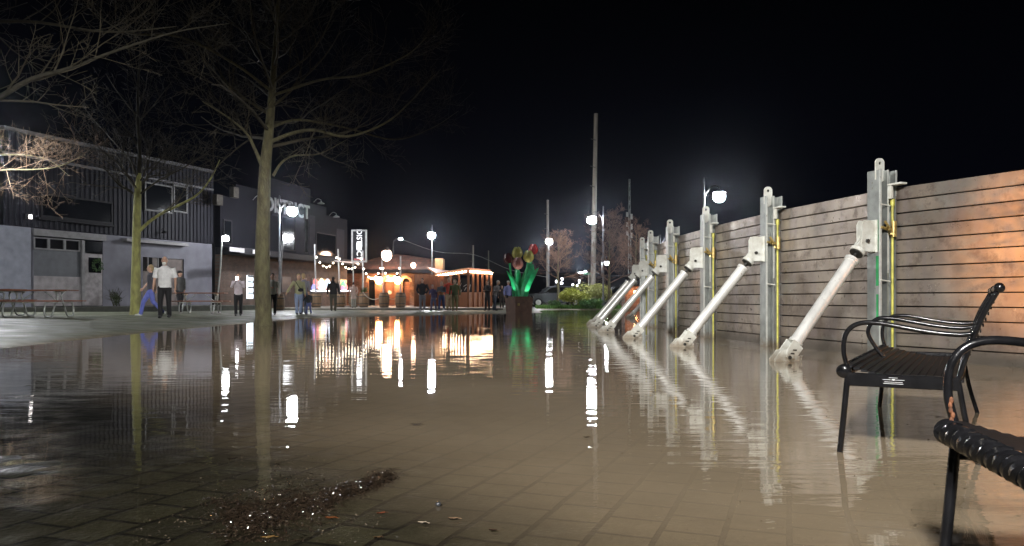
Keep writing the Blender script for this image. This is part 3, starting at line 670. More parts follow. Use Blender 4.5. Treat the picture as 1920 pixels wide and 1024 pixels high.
tree('plaza_tree','bare tree at the left edge whose drooping twigs are lit by a lamp',bD,trD,[
 ([kD(-118,400),kD(-60,345),kD(0,320),kD(60,318),kD(110,312),kD(160,290)],.05,.010,16),
 ([kD(-115,350),kD(-50,300,1),kD(30,290,1),kD(90,300,1.4),kD(130,330,1.5)],.05,.008,14)],14,mw=mat('pale_orange_twig',(.13,.085,.05),.85,0,.4,3),auto=(10,3.2,6.4,2.4,.03,[5,5],.3))  # twig colour raised to stand for the lamplight
# small bare trees behind the water
def smalltree(label,px,Y,h0,h1,L,seed,mw,n=16,kid=(6,6,5),z=None):
    b=onground(px,Y); h=h1
    tr=[((0,0,0),.11),((.03,0,h0*.6),.085),((0,0,h0),.075),((.05,0,h1),.02)]
    return tree('ornamental_tree',label,b,tr,[],seed,mw=mw,auto=(n,h0*.9,h1,L,.035,list(kid),.5),group='small bare trees beyond the water')
smalltree('small bare tree with pinkish twigs right of the tulip sculpture',1046,55,2.0,4.4,2.0,21,M_['redtwig'])
smalltree('wide reddish bare tree behind the street lamp and the struts',1142,47,1.8,5.0,2.1,23,M_['redtwig'],20)
smalltree('bare reddish tree half hidden by the leftmost wall posts',1192,56,2.2,5.2,2.2,25,M_['redtwig'],16)

# near tree off the right side whose branches shadow the amber light on the wall
trN=[((0,0,0),.10),((0,0,1.2),.085),((.05,0,2.2),.06),((.1,0,4.2),.03)]
tree('plaza_tree','young bare tree just outside the right edge, throwing branch shadows on the wall',(3.64,1.8,0),trN,[
 ([(0,0,1.0),(-.3,-.25,1.35),(-.55,-.5,1.9),(-.7,-.7,2.6)],.03,.008,4),([(0,0,1.3),(.1,.3,1.7),(.0,.6,2.2)],.03,.008,4)],77,auto=(7,1.2,3.6,.9,.02,[3,3],.5))

# ---------------------------------------------------------------- utility poles
def upole(label,px,Y,top,r,lean=0,arm=False):
    b=onground(px,Y); h=(HY-top)/F*Y+EYE-b.z
    t=thing('utility_pole',label,'utility pole',b,0,'utility poles against the night sky')
    mb=MB(); mb.tube([(0,0,0),(lean*.5,0,h*.5),(lean,0,h)],[r,r*.85,r*.7],10); mb.build('shaft',mat('weathered_pole',(.24,.22,.19),.85,0,.35,3,stretch=(4,4,.3)),t)
    for q,zz in enumerate((.62,.72,.86)): mb=MB(); mb.tube([(lean*zz,-r,h*zz),(lean*zz-.35,-r-.05,h*zz+.08)],.03,6); mb.build('insulator_bracket',M_['darksteel'],t)
    return t
upole('tall wooden utility pole rising behind the middle street lamp',1111,58,213,.20,.25)
upole('thin utility pole above the lamp behind the tulips',1027,80,375,.16,.0)
upole('short utility pole above the patio roof',887,85,460,.12)
upole('slim faint utility pole right of the patio',916,95,470,.09)
# cable from the poles to the tulips side
mb=MB(); a=P(750,448,82); b=P(890,478,84); c=P(1027,520,80); mb.tube(catmull([a,(a+b)/2-Vector((0,0,.5)),b,(b+c)/2-Vector((0,0,.4)),c],5),.02,5); tag(mb.build('overhead_cable',M_['galv']),'thin overhead cable running above the patio roof','cable')
# cobra lamp D
b=onground(737,82); t=thing('road_lamp','small road lamp on a curved arm above the brick restaurant','street lamp',b)
hD=(HY-449)/F*82+EYE
mb=MB(); mb.tube([(0,0,0),(0,0,hD-.8)],.07,8); mb.build('pole',M_['darksteel'],t)
mb=MB(); mb.tube(catmull([(0,0,hD-.8),(.08,0,hD-.2),(.4,0,hD+.05),(.7,0,hD+.05)],4),.035,6); mb.build('arm',M_['darksteel'],t)
mb=MB(); mb.ell((.78,0,hD),(.2,.15,.09),10,6); mb.build('lamp_head',M_['lampsmall'],t)

# ---------------------------------------------------------------- facades
class Facade:
    def __init__(s,P0,P1,z0): 
        s.o=Vector((P0[0],P0[1])); s.u=(Vector(P1)-s.o).normalized(); s.L=(Vector(P1)-s.o).length; s.z0=z0; s.rz=math.atan2(s.u.y,s.u.x)
    def at(s,px,py):      # photo pixel -> (distance along the facade, height above its base)
        k=(px-HX)/F; t=(k*s.o.y-s.o.x)/(s.u.x-k*s.u.y); Y=s.o.y+t*s.u.y; return t, EYE-(py-HY)/F*Y-s.z0
    def rect(s,px0,px1,py0,py1):
        a,za=s.at(px0,py0); b,zb=s.at(px1,py0); c,zc=s.at(px1,py1); a2,zd=s.at(px0,py1)
        return a,b,(zd+zc)/2,(za+zb)/2
def corr_mat():
    m,nt,b=new_mat('corrugated_siding'); N=nt.nodes; L=nt.links
    tc=N.new('ShaderNodeTexCoord'); nz=N.new('ShaderNodeTexNoise'); nz.inputs['Scale'].default_value=.9; nz.inputs['Detail'].default_value=5; L.new(tc.outputs['Object'],nz.inputs[0])
    mx=N.new('ShaderNodeMix'); mx.data_type='RGBA'; mx.inputs[6].default_value=(.007,.007,.010,1); mx.inputs[7].default_value=(.016,.016,.023,1); L.new(nz.outputs[0],mx.inputs[0]); L.new(mx.outputs[2],b.inputs['Base Color'])
    b.inputs['Metallic'].default_value=0; b.inputs['Roughness'].default_value=.6; b.inputs['Specular IOR Level'].default_value=.12
    return m
# --- left warehouse
f1=Facade((-21.9,36.0),(-17.7,47.2),.36)
W=thing('warehouse','grey two storey warehouse with corrugated upper wall and block ground floor at left','building',(f1.o.x,f1.o.y,f1.z0),f1.rz)
zl=3.55; ze=7.75
mb=MB(); mb.box(-8,-1.05,.2,9,-.5,ze+.1); mb.build('side_wall',M_['darkbrick'],W)
mb=MB(); s0,s1,za,zb=f1.rect(63,193,447,570)
sd0,sd1,_,_=f1.rect(268,345,470,570)
mb.box(-1.6,s0,0,.5,-.4,zl); mb.box(s0,s1,.12,.5,-.4,0.02); mb.box(s1,sd0,0,.5,-.4,zl); mb.box(sd1,f1.L,0,.5,-.4,zl); mb.box(s0,s1,.0,.5,zb,zl); mb.box(sd0,sd1,0,.5,2.55,zl)
mb.box(-1.05,f1.L,.52,9,-.4,zl); mb.build('ground_floor_wall',M_['concrete'],W,smooth=0)
mb=MB(); pw=.28; x=-1.0; 
while x<f1.L-.02:
    e=min(x+pw,f1.L); mb.prism([(x,0),(x,0)],0,0) if False else None
    mb.add([(x,-.01,zl+.03),(x+.10*1,-.01,zl+.03),(x+.14,.03,zl+.03),(x+.24,.03,zl+.03),(e,-.01,zl+.03),
            (x,-.01,ze),(x+.10,-.01,ze),(x+.14,.03,ze),(x+.24,.03,ze),(e,-.01,ze)],[(0,1,6,5),(1,2,7,6),(2,3,8,7),(3,4,9,8)]); x+=pw
mb.build('corrugated_wall',corr_mat(),W,smooth=0)
mb=MB(); mb.box(-1.0,f1.L,.05,.5,zl+.03,ze-.01); mb.build('upper_wall',M_['grey'],W,smooth=0)
mb=MB(); mb.box(-1.1,f1.L+.05,-.12,.6,ze,ze+.16,bev=.01); mb.box(-1.1,f1.L,-.14,-.01,ze-1.05,ze-.95); mb.build('eave_trim',mat('grey_gutter',(.07,.07,.075),.6),W)
mb=MB(); mb.box(-8,f1.L,.6,9,ze+.1,ze+.3); mb.build('roof',M_['black'],W)
a0,a1,b0,b1=f1.rect(62,193,437,447); mb=MB(); mb.box(a0-.05,a1+.1,-.12,-.004,b0,b1+.05); mb.build('lintel',M_['lightconc'],W)
# pillar
a0,a1,_,_=f1.rect(16,58,430,570); mb=MB(); mb.box(-1.75,a1-.2,-.28,-.004,-.4,zl-.02,bev=.02); mb.build('pillar',mat('pillar_paint',(.24,.25,.29),.75,0,.2,3),W)
# strip windows
w=None
wb=MB(); ww=MB()
a,_,z0,z1=f1.rect(63,150,446,470); 
xs_=[f1.at(p,460)[0] for p in (63,91,121,150)]
zt=f1.at(100,447)[1]; zb_=f1.at(100,469)[1]
for k in range(3):
    fr=MB(); x0,x1=xs_[k],xs_[k+1]; y=-.02
    for (q0,q1,r0,r1) in ((x0,x0+.06,zb_,zt),(x1-.06,x1,zb_,zt),(x0+.06,x1-.06,zb_,zb_+.06),(x0+.06,x1-.06,zt-.05,zt)): fr.box(q0,q1,-.03,.12,r0,r1)
    fo=fr.build('window',M_['lightconc'],W,smooth=0); g_=MB(); g_.box(x0+.06,x1-.06,.03,.045,zb_+.06,zt-.05); g_.build('pane',M_['glassdark'],fo)
mid=f1.at(100,518)[1]
mb=MB(); mb.box(xs_[0],xs_[3]+.05,.02,.12,mid,zb_-.005); mb.build('roller_panel',mat('ribbed_dark_panel',(.085,.09,.10),.6,0,.2,3),W)
mb=MB(); mb.box(xs_[0],xs_[3]+.05,-.02,.12,0,mid-.005); mb.build('lower_panel',mat('scuffed_panel',(.27,.25,.25),.75,0,.35,2.5),W)
xd0=f1.at(157,500)[0]; xd1=f1.at(192,500)[0]
mb=MB(); mb.box(xs_[3]+.06,xd0,-.08,.12,0,zt); mb.build('door_post',M_['lightconc'],W)
mb=MB(); mb.box(xd0+.01,xd1,.0,.1,0,f1.at(175,476)[1]); dr=mb.build('door',mat('pale_scuffed_door',(.24,.22,.22),.6,0,.4,4),W)
mb=MB(); c0,d0=f1.at(166,511); c1,d1=f1.at(189,484); mb.box(c0,c1,-.02,-.003,d0,d1); mb.build('door_glass',M_['glassdark'],dr)
mb=MB(); mb.box(xd0+.1,xd1-.05,-.02,.1,f1.at(175,473)[1],f1.at(175,453)[1]); mb.build('transom',M_['glassdark'],W)
# wreath on the door
leafm=mat('wreath_leaf',(.06,.12,.04),.8,0,.5,20)
wc=f1.at(180,498); mb=MB(); rr=random.Random(3)
for k in range(260):
    a=rr.uniform(0,6.283); r=rr.gauss(.25,.05); c=Vector((wc[0]+math.cos(a)*r,-.08+rr.uniform(-.05,.05),wc[1]+math.sin(a)*r)); q=Vector((rr.uniform(-1,1),rr.uniform(-1,1),rr.uniform(-1,1)))*.06; p_=Vector((rr.uniform(-1,1),rr.uniform(-1,1),rr.uniform(-1,1)))*.05
    mb.add([c,c+q,c+q+p_,c+p_],[(0,1,2,3)])
o=mb.build('door_wreath',leafm,None,smooth=0,fix=False); o.location=(f1.o.x,f1.o.y,f1.z0); o.rotation_euler=(0,0,f1.rz); tag(o,'leafy green wreath hung on the pale warehouse door','wreath')
# central door with window
mb=MB(); mb.box(sd0,sd1,.08,.2,-.05,2.55); dd=mb.build('double_door',mat('brown_worn_door',(.12,.095,.085),.7,0,.35,3),W)
for (p0,p1) in ((268,278),(279,288),(298,312)):
    c0,d0=f1.at(p0,508); c1,d1=f1.at(p1,478); g_=MB(); g_.box(c0+.03,c1-.03,.055,.078,max(.9,d0),d1); g_.build('door_glass',M_['glassdark'],dd)
    g_=MB(); g_.box(c0-.02,c0+.03,.04,.079,max(.85,d0)-.05,d1+.05); g_.box(c0+.0301,c1-.03,.045,.0785,d1+.001,d1+.05); g_.build('door_frame',M_['lightconc'],dd)
c0,d0=f1.at(228,452); c1,d1=f1.at(345,463); mb=MB(); mb.box(c0,c1,-.35,-.004,zl-.28,zl-.12,bev=.01); mb.build('door_canopy',M_['lightconc'],W)
# upper windows
for (p0,p1,q0,q1,dv) in ((270,322,345,402,0),(324,350,348,403,0),(75,210,370,418,1)):
    x0=f1.at(p0,380)[0]; x1=f1.at(p1,380)[0]; zt_=f1.at((p0+p1)/2,q0)[1]; zb2=f1.at((p0+p1)/2,q1-4)[1]
    fr=MB(); t_=.09
    for (c,d,e_,g2) in ((x0,x0+t_,zb2,zt_),(x1-t_,x1,zb2,zt_),(x0+t_,x1-t_,zb2,zb2+t_),(x0+t_,x1-t_,zt_-t_,zt_)): fr.box(c,d,-.07,-.012,e_,g2)
    fo=fr.build('window',M_['frame2'] if not dv else M_['black'],W,smooth=0); g_=MB(); g_.box(x0+t_,x1-t_,-.04,-.013,zb2+t_,zt_-t_); g_.build('pane',M_['glassdark'],fo)
c0,d0=f1.at(66,408); c1,d1=f1.at(210,418); mb=MB(); mb.box(c0,c1,-.25,-.012,d0-.08,d0+.02); mb.build('sill_shelf',M_['black'],W)
c0,d0=f1.at(50,406); t=thing('wall_light','small square wall light on the corrugated siding at left','wall light',(f1.o.x,f1.o.y,f1.z0),f1.rz)
mb=MB(); mb.box(c0-.16,c0+.02,-.12,-.012,d0-.12,d0+.12,bev=.01); mb.build('housing',M_['black'],t); mb=MB(); mb.box(c0+.0,c0+.16,-.16,-.125,d0-.10,d0+.08,bev=.01); mb.build('lens',emat('wall_light_lens',(1,.93,.9),6),t)
mb=MB(); c0,d0=f1.at(302,437); mb.lathe([(.03,.12),(.05,.1),(.16,0),(.15,-.01)],12,Matrix.Translation((c0,-.22,d0))); mb.tube([(c0,-.01,d0+.2),(c0,-.15,d0+.25),(c0,-.22,d0+.12)],.015,6); o=mb.build('gooseneck_light',M_['black']); o.location=(f1.o.x,f1.o.y,f1.z0); o.rotation_euler=(0,0,f1.rz); tag(o,'unlit gooseneck wall light above the warehouse double door','wall light')
# raised strip before the warehouse
mb=MB(); mb.box(-6,f1.L+1,-3.2,0.3,-.6,-.03,bev=.02); o=mb.build('kerb_strip',mat('dark_planting_strip',(.04,.042,.032),.8,0,.4,5,.01,20)); o.location=(f1.o.x,f1.o.y,f1.z0); o.rotation_euler=(0,0,f1.rz); struct(o)
# shrub in pot at the door
def leafball(mb,c,r,n,rr,size=.07):
    for k in range(n):
        d=Vector((rr.gauss(0,1),rr.gauss(0,1),rr.gauss(0,1))).normalized()*rr.uniform(.35,1)**.5; p=Vector((c[0]+d.x*r[0],c[1]+d.y*r[1],c[2]+d.z*r[2]))
        a=Vector((rr.uniform(-1,1),rr.uniform(-1,1),rr.uniform(-1,1))).normalized()*size; b_=Vector((rr.uniform(-1,1),rr.uniform(-1,1),rr.uniform(-1,1))).normalized()*size*.5
        mb.add([p,p+a*.5+b_,p+a,p+a*.5-b_],[(0,1,2,3)])
def shrub(name,label,loc,r,n,col,seed,size=.07,stem=True,group=None,lobes=5):
    rr=random.Random(seed); t=thing(name,label,'shrub',loc,0,group); mb=MB()
    for k in range(lobes):
        a=rr.uniform(0,6.28); q=rr.uniform(0,.65); s=rr.uniform(.4,.75)
        leafball(mb,(math.cos(a)*r[0]*q,math.sin(a)*r[1]*q,r[2]*(.35+.55*rr.random())),(r[0]*s,r[1]*s,r[2]*s*.6),n//lobes,rr,size)
    mb.build('foliage',mat('shrub_leaf',col,.6,0,.5,2,col2=tuple(c*.4 for c in col)),t,smooth=0,fix=False)
    mb=MB()
    for k in range(7): branch(mb,Vector((rr.uniform(-.15,.15),rr.uniform(-.15,.15),0)),(rr.uniform(-.5,.5),rr.uniform(-.5,.5),1),r[2]*1.2,.02,1,rr,[3])
    mb.build('stems',M_['twig'],t,smooth=0,fix=False)
    return t
q=f1.at(203,560); pt=f1.o+f1.u*q[0]; nn=Vector((f1.u.y,-f1.u.x)); pt=pt+nn*.5
shrub('potted_shrub','small dark shrub standing by the warehouse wall',(pt.x,pt.y,.33),(.3,.3,.75),500,(.06,.08,.03),4)

# --- grey building with the sign
f2=Facade((-17.25,47.3),(-13.6,63.0),.2)
D=thing('taproom_building','dark grey stepped front building with a large white sign in the middle left','building',(f2.o.x,f2.o.y,f2.z0),f2.rz)
zc=f2.at(400,462)[1]
steps=[(385,442,366),(442,500,352),(500,582,343),(582,612,385),(612,651,408)]
mb=MB(); prof=[]
for (p0,p1,py) in steps:
    x0=max(0,f2.at(p0,400)[0]); x1=f2.at(p1,400)[0]; zt_=f2.at((p0+p1)/2,py)[1]; prof+= [(x0,zt_),(x1,zt_)]
poly=[(prof[0][0],zc)]+prof+[(prof[-1][0],zc)]
mb.prism(poly,0,.35); mb.build('upper_front',M_['grey'],D,smooth=0)
xe=prof[-1][0]
mb=MB(); mb.box(0,xe,.36,10,-.2,prof[-1][1]-.3); mb.build('hall',M_['black'],D)
mb=MB(); mb.box(0,xe,-1.3,.34,zc-.42,zc-.02,bev=.02); mb.build('canopy',M_['black'],D)
mb=MB()
for (p0,p1) in ((392,420),(437,470)): 
    x0,x1=f2.at(p0,458)[0],f2.at(p1,458)[0]; mb.box(x0,x1,-1.36,-1.305,zc-.33,zc-.08)
x0,x1=f2.at(595,489)[0],f2.at(655,489)[0]; mb.box(x0,x1-1.2,-1.35,-1.305,zc-.30,zc-.20)
mb.build('canopy_fascia',mat('pale_fascia',(.42,.40,.42),.5),D)
mb=MB(); mb.box(0,xe,.02,.35,-.2,zc-.43); mb.build('ground_floor_wall',M_['darkbrick'],D,smooth=0)
for (p0,p1,q0,q1) in ((418,434,412,458),(528,553,405,470),(570,577,405,475),(592,629,438,481)):
    x0=f2.at(p0,430)[0]; x1=f2.at(p1,430)[0]; pm=(p0+p1)/2; zt_=f2.at(pm,q0)[1]; zb2=max(zc+.05,f2.at(pm,q1)[1])
    fr=MB(); t_=.08
    for (c,d,e_,g2) in ((x0,x0+t_,zb2,zt_),(x1-t_,x1,zb2,zt_),(x0+t_,x1-t_,zb2,zb2+t_),(x0+t_,x1-t_,zt_-t_,zt_)): fr.box(c,d,-.05,-.003,e_,g2)
    fo=fr.build('window',M_['black'],D,smooth=0); g_=MB(); g_.box(x0+t_,x1-t_,-.02,-.004,zb2+t_,zt_-t_); g_.build('pane',M_['glassdark'],fo)
for (p0,p1,q0,q1) in ((554,569,402,475),(579,590,404,478),(630,645,430,484)):
    x0=f2.at(p0,430)[0]; x1=f2.at(p1,430)[0]; pm=(p0+p1)/2; zt_=f2.at(pm,q0)[1]; zb2=max(zc+.03,f2.at(pm,q1)[1]); mb=MB(); mb.box(x0,x1,-.035,-.003,zb2,zt_); mb.build('wall_panel',M_['grey2'],D)
# rooftop pieces
for (p0,p1,q0,q1,l) in ((398,410,366,384,'vent'),(430,440,352,370,'vent')):
    x0=f2.at(p0,380)[0]; x1=f2.at(p1,380)[0]; zt_=f2.at(p0,q0-2)[1]; zb2=f2.at(p0,q1)[1]; mb=MB(); mb.box(x0,x1,-.3,-.003,zb2,zt_,bev=.02); mb.build('wall_vent',mat('tan_metal',(.05,.046,.04),.7,spec=.1),D)
c=f2.at(541,392); 
SG=thing('facade_sign','large white DISTRICT lettering on the dark stepped facade','sign',(f2.o.x,f2.o.y,f2.z0),f2.rz)
xl=f2.at(497,392)[0]; xr=f2.at(579,392)[0]
M0=Matrix.Translation(((xl+xr)/2,-.04,c[1]))@Matrix.Rotation(R(90),4,'X')
sgm=textmesh('DISTRICT',1.35,.03,mat('sign_letter_white',(.20,.20,.20),.6,0,.3,4),'lettering',SG,M0,bold=.03,spacing=1.0)
ws=[v.co.x for v in sgm.data.vertices]; wd=max(ws)-min(ws); sf=(xr-xl)/wd
sgm.data.transform(Matrix.Translation(((xl+xr)/2,0,0))@Matrix.Diagonal((sf,1,1,1))@Matrix.Translation((-(xl+xr)/2,0,0)))
mb=MB(); x0=f2.at(500,405)[0]; zz=f2.at(540,408)[1]; mb.box(xl+.8,xr-1,-.03,-.003,zz-.05,zz+.03); mb.build('underline',M_['grey2'],SG)
for k,(px,py) in enumerate(((474,378),(588,382),(617,407))):
    a=f2.at(px,py); mb=MB(); mb.lathe([(.04,.15),(.08,.1),(.26,0),(.25,-.02)],12,Matrix.Translation((a[0],-.6,a[1]))); mb.tube(catmull([(a[0],-.01,a[1]+.1),(a[0],-.3,a[1]+.35),(a[0],-.58,a[1]+.25),(a[0],-.6,a[1]+.1)],4),.02,6)
    o=mb.build('gooseneck_light',M_['galv']); o.location=(f2.o.x,f2.o.y,f2.z0); o.rotation_euler=(0,0,f2.rz); tag(o,['unlit gooseneck light left of the DISTRICT lettering','unlit gooseneck light right of the DISTRICT lettering','unlit gooseneck light on the lower right step of the dark facade'][k],'wall light')
# lit doorway and service windows
x0,d0=f2.at(463,560); x1,d1=f2.at(473,517)
mb=MB(); mb.box(x0,x1,-.06,.018,max(.5,d0),d1); wn=mb.build('lit_window',emat('lit_cooler_glass',(.75,.9,1.0),3.2),D)
mb=MB(); 
for k in range(4): zz=.8+.35*k; mb.box(x0-.02,x1+.02,-.08,-.061,zz,zz+.1)
mb.build('shelf',M_['black'],wn)
for (p0,p1) in ((528,545),(560,575),(584,618),(634,650)):
    x0,d0=f2.at(p0,546); x1,d1=f2.at(p1,517); lit=p0>580
    mb=MB(); mb.box(x0,x1,-.03,.018,.95,2.0); wn=mb.build('service_window',mat('window_interior',(.05,.055,.06),.3),D)
rr=random.Random(5)
def goods(p0,p1,label,cols):
    x0,_=f2.at(p0,540); x1,_=f2.at(p1,540); z_=f2.at((p0+p1)/2,545)[1]
    t=thing('lit_display',label,'display',(f2.o.x,f2.o.y,f2.z0),f2.rz,'lit displays on the taproom counter')
    mb=MB(); mb.box(x0,x1,-.6,-.05,z_-.06,z_+.02,bev=.01); mb.build('counter',emat('glowing_counter_edge',(.85,.88,1.0),2.6),t)
    for k,(px,py,s,col) in enumerate(cols):
        a=f2.at(px,py); mb=MB(); 
        mb.lathe([(s*.5,-s),(s*.75,-s*.3),(s*.55,s*.4),(s*.2,s*.9),(.01,s)],10,Matrix.Translation((a[0],-.3,a[1]))); mb.build('ornament',emat('lit_ornament',col,1.6,base=col),t)
goods(579,612,'glowing holiday display of coloured ornaments in the taproom window',[(584,527,.2,(.9,.2,.2)),(586,533,.3,(.8,.3,.3)),(596,532,.42,(1,.85,.55)),(607,531,.34,(.7,.85,1)),(602,538,.2,(.9,.4,.4)),(581,538,.22,(.3,.3,.8))])
goods(634,645,'small glowing red and green display right of the dark coat figure',[(637,532,.26,(.2,.6,.3)),(640,537,.3,(.9,.25,.25)),(636,539,.2,(.9,.3,.5))])
for k,(px,py) in enumerate(((377,572),)): pass
# small lamp on facade near 423,447
a=f2.at(423,447); t=thing('facade_lamp','round bright lamp before the dark facade, left of the tree trunk','street lamp',(0,0,0)); pt=P(423,447,44.5)
t.location=(pt.x,pt.y,ground(pt.x,pt.y)); hh=pt.z-t.location.z
mb=MB(); mb.tube([(-.5,0,0),(-.28,0,hh*.6),(-.2,0,hh-.05)],.045,8); mb.tube([(-.2,0,hh-.05),(0,0,hh+.22)],.02,6); mb.build('pole',M_['galv'],t)
mb=MB(); mb.lathe([(.03,.24),(.2,.17),(.24,.14),(.1,.15)],14,Matrix.Translation((0,0,hh))); mb.build('lamp_shade',M_['darksteel'],t)
mb=MB(); mb.ell((0,0,hh),(.19,.19,.16)); mb.build('globe',emat('pale_globe_lit',WHITE,90),t)

# --- hanging blade sign
b=onground(672,50); t=thing('blade_sign','tall framed vertical DISTRICT sign on two posts with a lit centre','sign',b)
def loc_(px,py): v=P(px,py,50); return v.x-b.x, v.z-b.z
x0,z1=loc_(659,431); x1,z0=loc_(688,492)
mb=MB()
for (c,d,e_,g2) in ((x0,x0+.10,z0,z1),(x1-.10,x1,z0,z1),(x0+.10,x1-.10,z0,z0+.1),(x0+.10,x1-.10,z1-.1,z1)): mb.box(c,d,-.08,.08,e_,g2)
mb.build('frame',mat('pale_sign_frame',(.30,.30,.30),.6),t,smooth=0)
mb=MB(); mb.box(x0+.10,x1-.10,-.04,.04,z0+.1,z1-.1); mb.build('panel',M_['black'],t)
Mt=Matrix.Translation(((x0+x1)/2,-.045,(z0+z1)/2+.08))@Matrix.Rotation(R(90),4,'X')@Matrix.Rotation(R(-90),4,'Z')
textmesh('DISTRICT',.46,.008,emat('sign_letter_pale',(.7,.75,.8),.35),'lettering',t,Mt,bold=.008)
mb=MB(); mb.box(x0+.16,x1-.16,-.045,-.0405,z0+.13,z0+.24); mb.build('red_caption',mat('dull_red_paint',(.30,.06,.06),.5),t)
mb=MB(); mb.ell(((x0+x1)/2+.02,-.14,(z0+z1)/2-.0),(.15,.06,.25)); mb.build('sign_light',emat('sign_light_lit',WHITE,9),t)  # glowing blob stands in for a lamp reflected in the sign
mb=MB(); zz=(z0-.05); mb.tube([(x1-.32,0,0),(x1-.2,0,z1-.4)],.035,8); mb.tube([(x0+.1,0,0),(x0+.1,0,z0)],.035,8); mb.build('post',M_['galv'],t)

# ---------------------------------------------------------------- restaurant
YR=67.0
rb=Vector(((640-HX)/F*YR,YR,.12)); T=thing('brick_restaurant','low brick restaurant with arched doors lit by warm lanterns','building',rb)
def lr(px,py,dy=0): v=P(px,py,YR+dy); return v.x-rb.x, v.z-rb.z
xw=lr(822,500)[0]; zt_=lr(700,513)[1]
arch=[(690,703,522,548),(720,739,519,580),(755,768,522,578),(780,792,522,548)]
# wall built of piers between the arches
mb=MB(); cur=0.0; am=[]
for (p0,p1,q0,q1) in arch:
    x0=lr(p0,q0)[0]; x1=lr(p1,q0)[0]; zb=0 if q1>570 else 0.0; zs=lr(p0,q0)[1]-(x1-x0)/2
    mb.box(cur,x0,0,.5,-.2,zt_)
    n=8; pts=[(x0,zt_),(x0,zs)]+[((x0+x1)/2-math.cos(math.pi*k/n)*(x1-x0)/2, zs+math.sin(math.pi*k/n)*(x1-x0)/2) for k in range(1,n)]+[(x1,zs),(x1,zt_)]
    for k in range(n):
        a0=pts[1+k]; a1=pts[2+k]; mb.prism([(a0[0],a0[1]),(a1[0],a1[1]),(a1[0],zt_),(a0[0],zt_)],0,.5)
    am.append((x0,x1,zs)); cur=x1
mb.box(cur,xw,0,.5,-.2,zt_); mb.build('wall',M_['brick'],T,smooth=0)
mb=MB(); mb.box(0,xw,.9,9,-.2,zt_-.02); mb.build('back_wall',M_['darkbrick'],T,smooth=0)
for k,(x0,x1,zs) in enumerate(am):
    r=(x1-x0)/2; mb=MB(); mb.box(x0+.05,x1-.05,.35,.42,-.1,zs,bev=.01); dr=mb.build('door' if k in (1,2) else 'window',M_['wood'] if k in (1,2) else M_['glassdark'],T)
    n=10; mb=MB(); mb.prism([((x0+x1)/2-math.cos(math.pi*q/n)*r*.98, zs+.01+math.sin(math.pi*q/n)*r*.98) for q in range(n+1)],.36,.40); mb.build('fanlight',emat('amber_glass_lit',(1,.45,.08),1.1) if k==1 else M_['black'],T)
    if k==1:
        mb=MB(); mb.ell(((x0+x1)/2,.33,zs-.9),(.16,.02,.16)); mb.build('door_emblem',M_['whitepaint'],dr)
    mb=MB()
    for q in range(n):
        a=math.pi*q/n; b2=math.pi*(q+1)/n; cx=(x0+x1)/2
        mb.prism([(cx-math.cos(a)*r,zs+math.sin(a)*r),(cx-math.cos(b2)*r,zs+math.sin(b2)*r),(cx-math.cos(b2)*(r+.2),zs+math.sin(b2)*(r+.2)),(cx-math.cos(a)*(r+.2),zs+math.sin(a)*(r+.2))],-.04,-.003)
    mb.build('arch_trim',mat('pale_arch_brick',(.42,.28,.17),.7),T,smooth=0)
# eave and roof
mb=MB(); mb.box(-.3,xw+.2,-.9,.6,zt_+.01,zt_+.32,bev=.02); mb.build('eave',M_['black'],T)
zr=lr(730,474)[1]; xq=[lr(p,480)[0] for p in (640,690,735,775,822)]; zr_=[lr(650,500)[1],lr(690,482)[1],lr(735,473)[1],lr(775,478)[1],lr(822,486)[1]]
mb=MB(); vs=[];fs=[]
for x,z in zip(xq,zr_): vs+=[(x,-.85,zt_+.33),(x,2.6,max(z,zt_+.5)),(x,7.5,zt_+.33)]
for i in range(4): a=i*3; fs+=[(a,a+3,a+4,a+1),(a+1,a+4,a+5,a+2)]
mb.add(vs,fs+[(0,1,2),(14,13,12)]); mb.build('roof',M_['roofbrick'],T,smooth=0)
ch0=lr(826,486)[0]; mb=MB(); mb.box(lr(818,500)[0],lr(833,500)[0],-1.2,.4,-.1,lr(825,486)[1]); mb.build('corner_pier',mat('orange_plaster',(.34,.17,.07),.8,0,.3,2),T)
# warm lanterns
def lantern(label,px,py,Y,s,m,group='warm lanterns on the brick restaurant'):
    v=P(px,py,Y); t=thing('wall_lantern',label,'lantern',v,0,group)
    mb=MB(); mb.lathe([(s*.2,-s*1.05),(s*.6,-s*.85),(s*.85,-s*.3),(s*.85,s*.4),(s*.4,s*.75)],14); mb.build('glass',m,t)
    mb=MB(); mb.lathe([(s*.95,s*.72),(s*.3,s*1.2),(.02,s*1.4)],8); mb.tube([(0,.1,s*1.2),(0,.5,s*1.1)],.02,6); mb.build('cap',M_['black'],t)
lantern('warm lantern left of the arched restaurant door',710.5,525,YR-.5,.34,M_['warm'])
lantern('warm lantern right of the arched restaurant door',746,525,YR-.5,.34,M_['warm'])
lantern('glaring warm light at the peak of the brick restaurant roof',725,478,YR-1.6,.46,emat('roof_flood_lit',(1,.62,.42),60))
lantern('small warm light on the restaurant roof edge, right of the peak',775,497,YR-1.2,.22,emat('eave_light_lit',(1,.6,.4),30))
